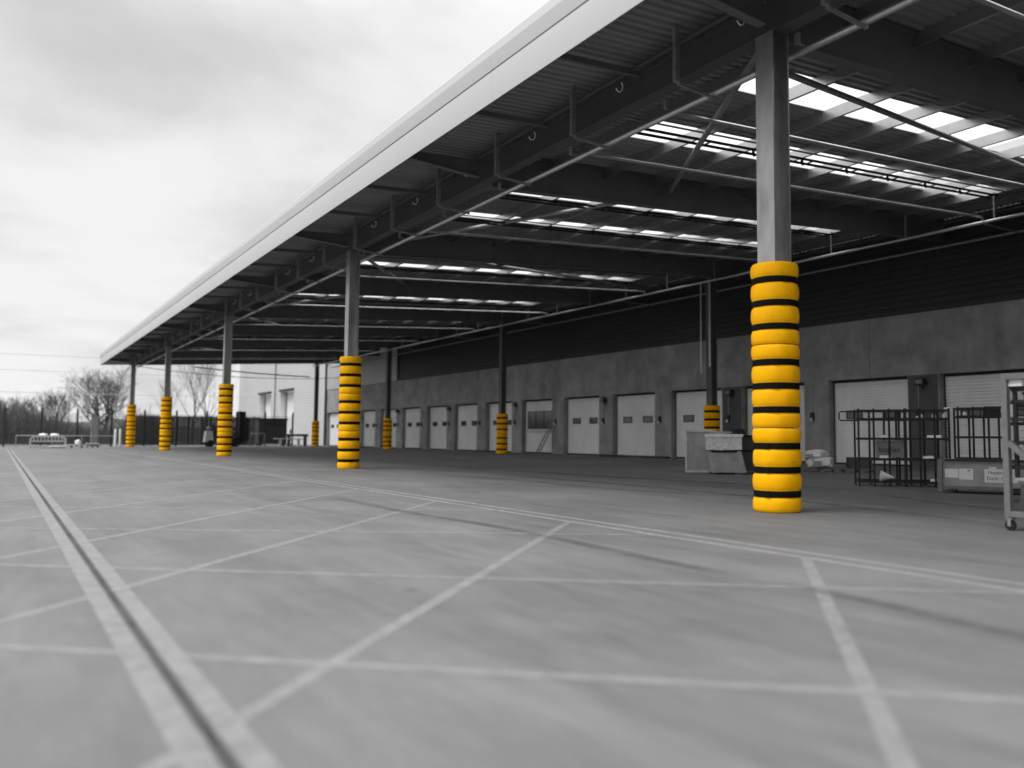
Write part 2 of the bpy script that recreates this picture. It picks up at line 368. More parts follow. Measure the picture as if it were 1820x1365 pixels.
def strip(mb, pts, w, z):
    """flat painted band along a polyline"""
    pts = [Vector((p[0], p[1], 0)) for p in pts]; i = len(mb.v)
    for k, p in enumerate(pts):
        d = (pts[min(k + 1, len(pts) - 1)] - pts[max(k - 1, 0)]).normalized(); n = Vector((-d.y, d.x, 0)) * w / 2
        mb.v += [(p.x + n.x, p.y + n.y, z), (p.x - n.x, p.y - n.y, z)]
    for k in range(len(pts) - 1): a = i + 2 * k; mb.f.append((a, a + 1, a + 3, a + 2))
# double edge line in front of the columns
mb = MB(); strip(mb, [(7.66, -6), (7.64, 12), (7.68, 40), (7.7, 92)], .085, .0012); strip(mb, [(7.31, -6), (7.31, 12), (7.38, 40), (7.42, 92)], .085, .0012)
tag(mb.build('edge_marking', 'edgepaint'), 'pair of thin white lines painted along the front of the canopy', 'road marking', kind='structure')
# hatch one way (running up and to the right) and the other way
mb = MB()
for a, b in [((-2, 1.0), (7.36, 11.14)), ((.07, 7.27), (7.36, 15.95)), ((.7, 11.76), (7.36, 20.5)), ((.08, 15.48), (7.3, 25.05)), ((3.39, 2.54), (7.35, 6.48)), ((1.0, .2), (3.39, 2.54))]:
    a = Vector(a); b = Vector(b); d = (b - a).normalized()
    if a.x < .9 and a.x > -1: a = a - d * 3
    strip(mb, [a, b], .11, .0018)
for k in range(5, 16):
    y = 25.05 + (k - 4) * 4.6; strip(mb, [(-2, y - 12.2), (7.3, y)], .11, .0018)
tag(mb.build('hatch_marking', 'paint'), 'white diagonal hatch lines leading up to the canopy edge line', 'road marking', kind='structure')
mb = MB()
for a, b in [((-2, 8.4), (6.0, .75)), ((-2, 12.25), (7.25, 3.95)), ((-2, 16.0), (7.3, 8.95)), ((-2, 20.1), (7.3, 13.35))]: strip(mb, [a, b], .11, .0024)
for k in range(1, 16):
    y = 20.1 + k * 4.25; strip(mb, [(-2, y), (7.3, y - 6.8)], .11, .0024)
tag(mb.build('cross_hatch_marking', 'paint'), 'white diagonal hatch lines crossing the first set over the yard', 'road marking', kind='structure')
mb = MB(); strip(mb, [(12.65, 60), (12.7, 86)], .1, .0012); strip(mb, [(5.7, 41), (6.3, 88)], .12, .0030)
strip(mb, [(13.3, 10.9), (14.1, 10.15)], .22, .0012); strip(mb, [(13.3, 8.5), (13.9, 7.9)], .08, .0012); strip(mb, [(13.2, 20.5), (18.2, 16.5)], .1, .0014)
tag(mb.build('lane_marking', 'paint'), 'faint white lines painted along the far columns', 'road marking', kind='structure')
# drain channel with pale kerb strips
dc = MB(); strip(dc, [(.715, -8), (.715, 86)], .135, .0036); strip(dc, [(.918, -8), (.918, 86)], .125, .0036)
tag(dc.build('drain_edging', 'channel'), 'pale concrete strips on both sides of the drain slot', 'drain', kind='structure')
dg = MB(); strip(dg, [(.82, -8), (.82, 86)], .048, .0044)
tag(dg.build('drain_slot', 'slot'), 'narrow dark drain slot running through the yard', 'drain', kind='structure')
def bezier(pts, n=24):
    out = []
    P = [Vector((p[0], p[1], 0)) for p in pts]
    for k in range(len(P) - 1):
        p0 = P[max(k - 1, 0)]; p1 = P[k]; p2 = P[k + 1]; p3 = P[min(k + 2, len(P) - 1)]
        for q in range(n):
            t = q / n; out.append(.5 * ((2 * p1) + (p2 - p0) * t + (2 * p0 - 5 * p1 + 4 * p2 - p3) * t * t + (3 * p1 - p0 - 3 * p2 + p3) * t ** 3))
    out.append(P[-1]); return out
def smear(mb, pts, w, z):
    c = bezier(pts); i = len(mb.v)
    if mb.uv is None: mb.uv = []
    for k, p in enumerate(c):
        d = (c[min(k + 1, len(c) - 1)] - c[max(k - 1, 0)]).normalized(); n = Vector((-d.y, d.x, 0)) * w / 2
        mb.v += [(p.x + n.x, p.y + n.y, z), (p.x - n.x, p.y - n.y, z)]; t = k / (len(c) - 1); mb.uv += [(0, t), (1, t)]
    for k in range(len(c) - 1): a = i + 2 * k; mb.f.append((a, a + 1, a + 3, a + 2))
TY = [([(5.9, 19.), (5.82, 14), (6.0, 10.5), (5.82, 7.2), (5.85, 5.7)], .36), ([(5.86, 5.6), (5.8, 4.6), (5.7, 3.65), (5.5, 2.2)], .34), ([(12.5, 30), (12.7, 22.8), (12.7, 17), (13.3, 14.)], .32), ([(15.5, 36), (16.2, 26), (16.8, 19), (18.2, 13)], .5), ([(20.5, 44), (21.8, 33), (24.5, 27.5), (29.5, 24)], .5),
      ([(13.8, 30), (14.1, 20), (13.6, 12), (12.5, 7)], .35), ([(24, 60), (22, 48), (20, 40), (19.4, 31)], .5), ([(17, 13), (15.6, 10.2), (15.1, 8)], .3), ([(26, 33), (28, 36.5), (31, 38.4)], .3)]
mb = MB()
for k, (p, w) in enumerate(TY): smear(mb, p, w, .0052 + .0006 * k)
tag(mb.build('tyre_marks', 'tyre'), 'dark curved tyre marks rubbed onto the concrete', 'tyre marks', kind='structure')

# ------------------------------------------------------------------ canopy
XF, XR, Y0, SP = 11.43, 30.62, 10.69, 22.40
XW = 34.0
YN, YE = -50.0, 101.3
def rz(x): return 9.55 + .056 * (x - 10.9)      # underside of the roof sheet
canopy = thing('canopy', 'long flat steel canopy with pale fascia over the dock doors', 'canopy', (XF, Y0, 0))
# fascia: two rounded bands with a recessed dark line between them
pr = [(8.485, 8.47), (8.47, 8.445), (8.462, 8.446), (8.42, 8.765), (8.418, 9.083), (8.50, 9.084), (8.50, 9.132), (8.425, 9.133), (8.375, 9.40), (8.372, 9.43), (8.385, 9.63), (8.41, 9.665), (8.95, 9.70), (8.95, 9.66), (8.53, 9.60), (8.52, 8.50)]
f = MB().extrude_y(pr, YN, YE); f.build('fascia', 'fascia', canopy, True, smooth=8)
f = MB().extrude_y([(8.478, 9.086), (8.497, 9.086), (8.497, 9.130), (8.478, 9.130)], YN, YE - .01); f.build('fascia_shadow_gap', 'doordark', canopy, True)
# end fascia
f = MB()
for (ya, yb) in ((YE + .002, YE + .12),):
    za = lambda x: 8.45 + .057 * (x - 8.46)
    f.v += [(8.45, ya, za(8.45)), (XW, ya, za(XW)), (XW, ya, rz(XW) + .25), (8.45, ya, 9.66), (8.45, yb, za(8.45)), (XW, yb, za(XW)), (XW, yb, rz(XW) + .25), (8.45, yb, 9.66)]
    f.f += [(0, 1, 2, 3), (7, 6, 5, 4), (0, 4, 5, 1), (1, 5, 6, 2), (2, 6, 7, 3), (3, 7, 4, 0)]
f.build('end_fascia', 'fascia', canopy, True)
# roof sheet with ribs along x; the openings for rooflights are left out
strips = []
for k in range(-5, 9):
    b0 = Y0 - 11.2 + 11.2 * (k + 1)
    strips += [(b0 + 2.66, b0 + 4.12), (b0 + 6.74, b0 + 8.20)] if k < 1 else [(b0 + 2.9, b0 + 3.95), (b0 + 6.95, b0 + 7.8)]
strips = [s for s in strips if s[1] < YE - 1 and s[0] > YN]
def deck_run(mb, y0, y1, x0, x1):
    n = max(1, round((y1 - y0) / .25)); p = (y1 - y0) / n; ys = []
    for k in range(n):
        a = y0 + k * p; ys += [(a, 0), (a + p * .30, 0), (a + p * .40, .055), (a + p * .90, .055)]
    ys.append((y1, 0)); i = len(mb.v)
    for (y, h) in ys: mb.v += [(x0, y, rz(x0) + h), (x1, y, rz(x1) + h)]
    for k in range(len(ys) - 1): a = i + 2 * k; mb.f.append((a, a + 1, a + 3, a + 2))
dk = MB(); SX0, SX1 = 13.675, 30.2; y = YN
for (a, b) in strips + [(YE, YE)]:
    deck_run(dk, y, a, 8.7, XW)
    if b > a: deck_run(dk, a, b, 8.7, SX0); deck_run(dk, a, b, SX1, XW)
    if b > a:
        for q in (SX0, SX1): dk.quad((q, a, rz(q) - .002), (q, b, rz(q) - .002), (q, b, rz(q) + .062), (q, a, rz(q) + .062))
    y = b
dk.build('roof_deck', 'deck', canopy, True)
for (a, b) in strips:
    MB().quad((SX0, a, rz(SX0) + .03), (SX1, a, rz(SX1) + .03), (SX1, b, rz(SX1) + .03), (SX0, b, rz(SX0) + .03)).build('rooflight', 'skylight', canopy, True)
# purlins: Z section along y
px = [9.3, 11.62] + [13.6 + 2.07 * k for k in range(10)]
for x in px:
    z1 = rz(x) - .004; h = .33; t = .012
    MB().extrude_y([(x, z1), (x + .08, z1 + .0045), (x + .08, z1 - .02), (x + t, z1 - .03), (x + t, z1 - h), (x - .07, z1 - h), (x - .07, z1 - h + .02), (x, z1 - h + .02)], YN, YE).build('purlin', 'purlin', canopy, True)
# rafters: I section along x, sloping with the roof
def ibeam(mb, y, x0, x1, d0, d1, w=.3, drop=.31):
    zt = lambda x: rz(x) - drop
    def seg(ya, yb, za0, zb0, za1, zb1):
        i = len(mb.v)
        mb.v += [(x0, ya, za0), (x1, ya, za1), (x1, yb, za1), (x0, yb, za0), (x0, ya, zb0), (x1, ya, zb1), (x1, yb, zb1), (x0, yb, zb0)]
        mb.f += [tuple(i + k for k in q) for q in ((0, 3, 2, 1), (4, 5, 6, 7), (0, 1, 5, 4), (1, 2, 6, 5), (2, 3, 7, 6), (3, 0, 4, 7))]
    t = .025
    seg(y - w / 2, y + w / 2, zt(x0) - t, zt(x0), zt(x1) - t, zt(x1))
    seg(y - .008, y + .008, zt(x0) - d0 + t, zt(x0) - t, zt(x1) - d1 + t, zt(x1) - t)
    seg(y - w / 2, y + w / 2, zt(x0) - d0, zt(x0) - d0 + t, zt(x1) - d1, zt(x1) - d1 + t)
k = -2
while Y0 + 11.2 * k < YE:
    y = Y0 + 11.2 * k; mb = MB(); ibeam(mb, y, 11.66, XW, 1.06, .95, .3, .012)
    mb.build('rafter', 'rafter', canopy, True)
    m2 = MB(); ibeam(m2, y, 8.75, 11.2, .18, .5, .2); m2.build('outrigger', 'rafter', canopy, True)
    k += 1
y = Y0 - 11.2 + 3.73
while y < YE:
    if abs((y - Y0 + 112) % 11.2) > .5 and abs((y - Y0 + 112) % 11.2 - 11.2) > .5:
        MB().bar((8.75, y, rz(8.75) - .37), (11.2, y, rz(11.2) - .37), .09, .12).build('outrigger', 'rafter', canopy, True)
    y += 3.7333
# eaves beam along the column heads: I section
eb = MB(); X = XF
for (xa, xb, za, zb) in ((X - .16, X + .16, 8.62, 8.65), (X - .012, X + .012, 8.65, 9.19), (X - .16, X + .16, 9.19, 9.22)): eb.box(xa, xb, YN, YE, za, zb)
eb.build('eaves_beam', 'eaves', canopy, True)
MB().tube([(X - .34, YN, 9.26), (X - .34, YE, 9.26)], .05, 8).build('eaves_tie', 'eaves', canopy, True)
# columns: H section
def column(x, y, zt, w=.42):
    c = MB(); t = .03
    c.box(x - w / 2, x - w / 2 + t, y - w / 2, y + w / 2, 0, zt); c.box(x + w / 2 - t, x + w / 2, y - w / 2, y + w / 2, 0, zt)
    c.box(x - w / 2 + t, x + w / 2 - t, y - .012, y + .012, 0, zt - .002)
    return c
for k in range(5): column(XF, Y0 + SP * k, 8.618).build('column', 'col', canopy, True)
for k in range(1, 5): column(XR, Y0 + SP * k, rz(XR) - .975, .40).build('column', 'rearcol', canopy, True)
k = -1
while Y0 + 11.2 * k < YE - 4:
    for q in (2.0, 5.6, 9.3):
        y = Y0 + 11.2 * k + q; m3 = MB(); m3.bar((11.7, y, rz(11.7) - .2), (XW - .2, y, rz(XW - .2) - .2), .022)
        if q == 5.6: m3.bar((11.7, y + .5, rz(11.7) - .37), (XW - .4, y + .5, rz(XW - .4) - .37), .05, .035)
        m3.build('sag_rod', 'galv', canopy, True)
    k += 1
# round roof braces
br = [((11.6, 11.0, 8.72), (18.3, 21.75, 9.5)), ((13.0, 12.45, 9.16), (30.4, 15.1, 10.32)), ((13.4, 33.0, 9.3), (18.4, 22.1, 9.5)), ((11.6, 33.4, 8.72), (18.3, 44.1, 9.5)), ((13.0, 34.3, 9.16), (33.4, 40.6, 10.3)),
      ((13.4, 55.4, 9.3), (18.4, 44.5, 9.5)), ((11.6, 55.8, 8.72), (18.3, 66.5, 9.5)), ((13.4, 77.8, 9.3), (18.4, 66.9, 9.5)), ((11.6, 78.2, 8.72), (18.3, 88.9, 9.5))]
for a, b in br: MB().tube([a, b], .075, 10).build('roof_brace', 'galv', canopy, True, smooth=True)

# ------------------------------------------------------------------ sprinkler pipework
spk = thing('sprinkler_pipework', 'pale sprinkler pipes running under the canopy roof on hangers', 'sprinkler pipes', (11.9, Y0, 0))
MB().tube([(11.9, YN, 8.35), (11.9, 101.0, 8.35)], .072, 12).build('main_pipe', 'pipe', spk, True, smooth=True)
y = 12.75 - 3.7333 * 3
while y < YE - .5:
    h = MB(); xh = 10.9
    h.bar((xh, y, 8.36), (xh, y, rz(xh) - .002), .11, .09); h.bar((xh + .05, y, 8.335), (11.96, y, 8.262), .07, .05)
    h.build('hanger', 'galv', spk, True)
    d = MB(); d.bar((11.70, y + 1.3, 8.42), (11.70, y + 1.3, 8.615), .05, .10); d.bar((11.70, y + 1.3, 8.405), (11.9, y + 1.3, 8.43), .05, .03); d.build('clip', 'galv', spk, True)
    lp = MB(); lp.tube([(11.0 + .1 * math.cos(a) - .03, y + 2.0, 8.98 + .13 * math.sin(a)) for a in [R(q) for q in range(-150, 70, 20)]], .014, 6); lp.build('hook', 'white', spk, True)
    y += 3.7333
by = [7.7, 14.3, 17.7, 27.8, 37.9, 48.4, 59.0, 69.6, 80.2, 90.8]
for y in by:
    b = MB(); b.tube([(12.25, y, 8.5), (29.85, y, 9.49), (30.0, y, 9.49), (30.0, y, 9.33)], .045, 8); b.build('branch_pipe', 'pipe', spk, True, smooth=True)
for (y, z) in ((16.3 + 1.1, 0), (28.5, 0), (24.9, 0), (39.4, 0), (36.3, 0), (50.7, 0)):
    b = MB()
    for q in (0, .34): b.bar((13.4, y - q, rz(13.4) - .46), (30.0, y - q, rz(30.) - .46), .035, .07)
    for x in px[3:]: b.bar((x + .1, y + .05, rz(x) - .46), (x + .1, y + .05, rz(x) - .02), .06, .06); b.bar((x + .1, y - .34, rz(x) - .49), (x + .1, y + .05, rz(x) - .49), .05, .03)
    b.build('cable_tray', 'frame', spk, True)
MB().tube([(30.0, YN, 9.30), (30.0, 100.8, 9.30)], .06, 10).build('rear_main', 'pipe', spk, True, smooth=True)
MB().tube([(32.5, YN, 9.30), (32.5, 100.8, 9.30)], .05, 10).build('rear_main', 'galv', spk, True, smooth=True)
y = 13.5
while y < 100:
    if min(abs(y - q) for q in by) > .4: MB().bar((30.0, y, 9.36), (30.0, y, rz(30) - .3), .07, .05).build('dropper', 'galv', spk, True)
    y += 3.7333
for y in (17.6, 29., 40.2, 51.4, 62.6, 73.8, 85.):
    MB().bar((30.0, y, 9.22), (32.5, y, 9.22), .06, .04).build('cross_strut', 'galv', spk, True)
dp = MB().tube([(30.25, Y0 + SP - .27, 9.3), (30.25, Y0 + SP - .27, 4.9)], .04, 8).tube([(30.16, Y0 + SP + .30, 9.3), (30.16, Y0 + SP + .30, 4.6)], .03, 8); dp.build('down_pipe', 'pipe', spk, True, smooth=True)

# ------------------------------------------------------------------ yellow column guards
HM = 4.385 / 3
def guard_module():
    m = MB(); h = HM; g = .008
    cs = [.216 * h, .5 * h, .784 * h]; sw = .118
    edges = [0 + g] ; prof = []
    bands = []; z = g
    for c in cs: bands.append((z, c - sw / 2)); z = c + sw / 2
    bands.append((z, h - g))
    for bi, (a, b) in enumerate(bands):
        n = 9
        for k in range(n + 1):
            t = k / n; s = math.sin(PI * t) ** .55
            lo = .392
            if (bi == 0 and t < .5) or (bi == 3 and t > .5): s = max(s, .0) ** .8
            prof.append((lo + .002 + .030 * s, a + (b - a) * t))
    ph = [random.random() * 6 for _ in range(6)]
    wob = lambda a, z: .0035 * math.sin(3 * a + ph[0] + 2 * z) + .0025 * math.sin(7 * a + ph[1] - 5 * z) + .002 * math.sin(11 * a + 9 * z + ph[2])
    return m.lathe(prof, 56, wob=wob), cs, sw
def make_guard(n):
    root = thing('column_guard', '', 'column guard', (0, 0, 0))
    for j in range(n):
        mb, cs, sw = guard_module()
        o = mb.build('padded_sleeve', 'yellow', root, smooth=50); o.location = (0, 0, j * HM); o.rotation_euler = (0, 0, .4 * j + .2)
        for c in cs:
            sb = MB(); w = sw * .96; sb.lathe([(.396, c - w / 2), (.408, c - w / 2 + .003), (.409, c), (.408, c + w / 2 - .003), (.396, c + w / 2)], 56)
            sb.cbox((-.409, -.06, c - .004), (.012, .09, w * .9))
            sb.build('strap', 'strap', o, smooth=40)
    return root
gf = make_guard(3); gr = make_guard(2)
FL = ['nearest and largest yellow column guard, on the front column at the right', 'second yellow guard of the front column row, bright and striped black', 'third yellow guard of the front row, beside the dark forklift', 'fourth yellow guard of the front row, in front of the dark hoarding', 'farthest and smallest yellow guard of the front row, beside two pale bollards']
RL = ['orange looking short guard on the rear column behind the pale tipping skip', 'short yellow guard on a rear column left of the ladder door', 'short yellow guard on the rear column seen just right of a tall front guard', 'farthest short yellow guard, on the last rear column by the trestle']
for k in range(5):
    o = gf if k == 0 else copy_tree(gf); o.location = (XF, Y0 + SP * k, 0); o.rotation_euler = (0, 0, [.0, 1.1, 2.6, 4., 5.][k]); o['label'] = FL[k]; o['group'] = 'tall yellow guards on the front columns'
for k in range(4):
    o = gr if k == 0 else copy_tree(gr); o.location = (XR, Y0 + SP * (k + 1), 0); o.rotation_euler = (0, 0, [.5, 1.7, 2.9, 4.4][k]); o['label'] = RL[k]; o['group'] = 'short yellow guards on the rear columns'

# ------------------------------------------------------------------ depot building with dock doors
depot = thing('depot_building', 'long grey concrete depot with a row of roller doors under dark cladding', 'building', (XW, 50, 0))
DC = [20.05 + 6.03 * k for k in range(15)]; DW, DH = 4.46, 4.1
YB0, YB1 = -52., 107.0
ops = sorted([(c - DW / 2, c + DW / 2) for c in DC] + [(14.02 - DW / 2, 14.02 + DW / 2), (8. - DW / 2, 8. + DW / 2)])
CT = 6.9
w = MB(); y = YB0
for (a, b) in ops:
    w.quad((XW, y, 0), (XW, a, 0), (XW, a, CT), (XW, y, CT)); w.quad((XW, a, DH), (XW, b, DH), (XW, b, CT), (XW, a, CT))
    w.quad((XW, a, 0), (XW + .5, a, 0), (XW + .5, a, DH), (XW, a, DH)); w.quad((XW, b, 0), (XW + .5, b, 0), (XW + .5, b, DH), (XW, b, DH)); w.quad((XW, a, DH), (XW, b, DH), (XW + .5, b, DH), (XW + .5, a, DH))
    y = b
w.quad((XW, y, 0), (XW, YB1, 0), (XW, YB1, CT), (XW, y, CT)); w.quad((XW, YB0, CT), (XW, YB1, CT), (XW + .3, YB1, CT), (XW + .3, YB0, CT))
w.build('concrete_wall', 'concrete', depot, True)
def cladding(x, y0, y1, z0, z1, pitch=.3, d=.06):
    c = MB(); n = round((z1 - z0) / pitch); p = (z1 - z0) / n; pts = []
    for k in range(n):
        z = z0 + k * p; pts += [(x, z), (x, z + p * .55), (x + d, z + p * .65), (x + d, z + p * .9)]
    pts.append((x, z1)); return c.extrude_y(pts, y0, y1, closed=False)
cladding(XW + .05, YB0, 84.0, CT + .06, 13.5).build('upper_cladding', 'clad', depot, True)
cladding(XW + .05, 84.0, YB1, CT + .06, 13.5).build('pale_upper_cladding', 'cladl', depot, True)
MB().box(XW - .03, XW + .06, YB0, YB1, CT + .002, CT + .058).build('drip_flashing', 'clad', depot, True)
b = MB(); b.quad((XW + .6, YB0, 0), (XW + .6, YB1, 0), (XW + .6, YB1, 13.4), (XW + .6, YB0, 13.4)); b.quad((XW + .6, YB0, 13.4), (XW + .6, YB1, 13.4), (XW + 40, YB1, 13.4), (XW + 40, YB0, 13.4))
b.build('building_core', 'doordark', depot, True)
MB().box(XW - .05, XW + .09, 83.9, 84.2, CT + .1, 10.9).build('corner_trim', 'clad', depot, True)
MB().tube([(XW - .09, 106.9, 0), (XW - .09, 106.9, 10.8)], .07, 8).build('down_pipe', 'clad', depot, True)

def make_door():
    d = MB(); n = 29; p = (DH - .1) / n; pts = []
    for k in range(n):
        z = .08 + k * p; pts += [(.012, z), (0, z + p * .25), (0, z + p * .6), (.014, z + p * .83), (.07, z + p * .85), (.07, z + p * .985)]
    pts.append((0, .08 + n * p)); d.extrude_y(pts, -DW / 2 + .09, DW / 2 - .09, closed=False)
    return d
def door_frame():
    f = MB(); f.box(.03, .12, -DW / 2 + .01, -DW / 2 + .11, .01, DH - .01); f.box(.03, .12, DW / 2 - .11, DW / 2 - .01, .01, DH - .01)
    f.box(-.02, .12, -DW / 2 + .11, DW / 2 - .11, DH - .13, DH - .01); f.box(-.01, .1, -DW / 2 + .11, DW / 2 - .11, .005, .07); return f
def window_mb(y, z, w, h):
    f = MB(); t = .055; x0, x1 = -.03, .01
    f.box(x0, x1, y - w / 2, y + w / 2, z + h / 2 - t, z + h / 2); f.box(x0, x1, y - w / 2, y + w / 2, z - h / 2, z - h / 2 + t)
    f.box(x0, x1, y - w / 2, y - w / 2 + t, z - h / 2 + t, z + h / 2 - t); f.box(x0, x1, y + w / 2 - t, y + w / 2, z - h / 2 + t, z + h / 2 - t)
    return f
def pane_mb(y, z, w, h): return MB().box(-.012, -.004, y - w / 2 + .06, y + w / 2 - .06, z - h / 2 + .06, z + h / 2 - .06)
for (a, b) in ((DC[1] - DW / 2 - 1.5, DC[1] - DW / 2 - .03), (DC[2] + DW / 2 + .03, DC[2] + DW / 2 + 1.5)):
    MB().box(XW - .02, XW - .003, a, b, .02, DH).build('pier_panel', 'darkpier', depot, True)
proto = make_door().build('dock_door', 'door', depot); proto.location = (.33, 0, 0)
door_frame().build('door_frame', 'doordark', proto)
for yy in (.98, -1.12):
    window_mb(yy, 2.40, .95, .42).build('window_frame', 'frame', proto); pane_mb(yy, 2.40, .95, .42).build('window_pane', 'pane', proto)
GI = 6
allc = [8.0, 14.02] + DC
first = True
for c in allc:
    if abs(c - DC[GI]) < .1: continue
    o = proto if first else copy_tree(proto, depot); first = False
    o.location = (.33, c - 50, 0)
# the odd door with the tall dark window band
d = make_door(); o = d.build('dock_door', 'door', depot); o.location = (.33, DC[GI] - 50, 0); o['label'] = 'dock door with a large dark window band'
door_frame().build('door_frame', 'doordark', o)
wf = window_mb(0, 2.52, 3.6, 1.36)
for q in (-.6, .6): wf.box(-.03, .0, q - .03, q + .03, 1.9, 3.14)
wf.build('window_frame', 'frame', o); pane_mb(0, 2.52, 3.6, 1.36).build('window_pane', 'pane', o)
MB().box(-.07, -.02, -1.9, 1.9, 1.58, 1.76).build('door_rail', 'palesteel', o)

# dock ramps / buffers at the foot of some doors
def mat_thing(y, w, lab):
    t = thing('wheel_stop', lab, 'wheel stop', (XW - .55, y, 0), group='wheel stops in front of the doors')
    MB().box(-.22, .22, -w / 2, w / 2, .004, .1, .05).build('rubber_block', 'rubber', t); MB().box(-.16, .16, -w / 2 + .2, w / 2 - .2, .1, .118).build('top_strip', 'trolley', t)
for y, w_, lab in ((45.6, 2.6, 'black rubber wheel stop on the ground left of the third clear door'), (41.2, 2.4, 'black rubber wheel stop in front of the door beside the pale skip'), (63.2, 3.2, 'black rubber wheel stop behind the second short guard'), (78.2, 3., 'black rubber wheel stop far down the dock wall'), (93., 2.6, 'farthest black rubber wheel stop by the dock wall')): mat_thing(y, w_, lab)

# lamps and control boxes on the piers
def flood(y, z, lab):
    t = thing('flood_lamp', lab, 'wall lamp', (XW, y, z), group='dark flood lamps on the dock wall')
    h = MB().box(-.34, -.1, -.24, .24, -.12, .2, .04); h.build('lamp_housing', 'lamp', t); MB().bar((-.12, 0, -.05), (-.002, 0, -.2), .08).bar((-.03, 0, -.3), (-.03, 0, .1), .05).build('bracket', 'lamp', t)
    MB().box(-.36, -.345, -.16, .16, -.06, .12).build('lens', 'pane', t)
for i, y in enumerate((23.05, 35.1, 47.2, 59.25, 71.3, 83.4, 95.4)):
    flood(y, 3.75, 'dark flood lamp on the concrete pier, %s from the right end' % ['first', 'second', 'third', 'fourth', 'fifth', 'sixth', 'seventh'][i])
for i, c in enumerate(DC[1:]):
    y = c - 2.78
    t = thing('door_control', 'small dark door control box on the dock wall, %s from the right' % ['first', 'second', 'third', 'fourth', 'fifth', 'sixth', 'seventh', 'eighth', 'ninth', 'tenth', 'eleventh', 'twelfth', 'thirteenth', 'fourteenth'][i], 'control box', (XW, y, 2.35), group='door control boxes')
    MB().box(-.12, -.002, -.11, .11, -.17, .2, .01).build('housing', 'lamp', t); MB().lathe([(.0, -.09), (.07, -.05), (.085, 0), (.07, .05), (.0, .09)], 14).build('button', 'white', t, loc=(-.15, 0, -.16), smooth=True)
    MB().tube([(-.03, 0, .2), (-.03, 0, 1.6)], .02, 6).build('conduit', 'galv', t)

# step ladder leaning beside the odd door
t = thing('ladder', 'pale ladder leaning on the pier beside the dark window door', 'ladder', (XW - .9, 54.2, 0))
l = MB()
for s in (-.22, .22): l.bar((0, s + .35, 0), (.82, s - .55, 2.45), .06, .08)
l.build('stiles', 'trolley', t); l = MB()
for k in range(1, 8):
    q = k / 8; l.bar((.82 * q, .35 - .9 * q - .22, 2.45 * q), (.82 * q, .35 - .9 * q + .22, 2.45 * q), .045)
l.build('rungs', 'trolley', t)

# ------------------------------------------------------------------ white hall beyond the canopy
hall = thing('white_hall', 'white ribbed metal hall with two tall doors beyond the fence', 'building', (XW, 130, 0))
HY0, HY1, HZ = 107.15, 154.7, 14.5
dops = [(121.8, 128.6), (133.9, 140.8)]; DZ = 7.6
def clad_piece(a, b, z0, z1): return cladding(XW + .02, a, b, z0, z1, .35, .03)
y = HY0
pc = MB()
for a, b in [(HY0, 121.8), (128.6, 133.9), (140.8, HY1)]:
    q = clad_piece(a, b, 0.02, DZ); i = len(pc.v); pc.v += q.v; pc.f += [tuple(i + k for k in f_) for f_ in q.f]
q = clad_piece(HY0, HY1, DZ, HZ); i = len(pc.v); pc.v += q.v; pc.f += [tuple(i + k for k in f_) for f_ in q.f]
pc.build('wall', 'white_clad', hall, True)
for a, b in dops:
    o = MB().box(XW + .9, XW + 1.0, a + .1, b - .1, .05, DZ - .05).build('hall_door', 'door', hall, True)
    for e_ in (a, b): MB().quad((XW + .02, e_, 0), (XW + .9, e_, 0), (XW + .9, e_, DZ), (XW + .02, e_, DZ)).build('door_reveal', 'white_trim', hall, True)
    MB().box(XW - .25, XW + .9, a - .1, b + .1, DZ + .01, DZ + .25).build('door_hood', 'darksteel', hall, True)
    MB().box(XW + .84, XW + .895, b - .35, b - .12, .05, DZ - .05).build('door_seal', 'doordark', hall, True)
    for s in (-.9, .9): MB().box(XW + .87, XW + .897, (a + b) / 2 + s - .35, (a + b) / 2 + s + .35, 1.5, 2.1).build('door_window', 'pane', hall, True)
MB().box(XW - .02, XW + .6, HY1, HY1 + 3.2, 0, HZ).build('corner_panel', 'white_trim', hall, True)
MB().tube([(XW - .08, 131.4, 0), (XW - .08, 131.4, HZ)], .09, 8).build('down_pipe', 'grey', hall, True)
MB().tube([(XW - .08, 107.4, 0), (XW - .08, 107.4, HZ)], .1, 8).build('down_pipe', 'darksteel', hall, True)
MB().box(XW + .3, XW + 40, HY0, HY1 + 3, HZ - .3, HZ).build('roof', 'grey', hall, True)

# ------------------------------------------------------------------ fence
YF = 104.
fen = thing('mesh_fence', 'dark wire mesh fence with slim posts across the end of the yard', 'fence', (.5, YF, 0))
FX = [.49 - 3.17 * 3 + 3.17 * k for k in range(13)]
for x in FX: MB().box(x - .085, x + .085, YF - .07, YF + .07, 0, 3.95).build('fence_post', 'fence', fen, True)
def panel(x0, x1):
    p = MB(); n = 24
    for k in range(1, n):
        x = x0 + (x1 - x0) * k / n; p.box(x - .011, x + .011, YF - .03, YF - .008, .08, 3.5)
    for k in range(12):
        z = .12 + 3.36 * k / 11; p.box(x0 + .065, x1 - .065, YF - .006, YF + .006, z - .008, z + .008)
    return p
for a, b in zip(FX[:-1], FX[1:]): panel(a, b).build('mesh_panel', 'fence', fen, True)

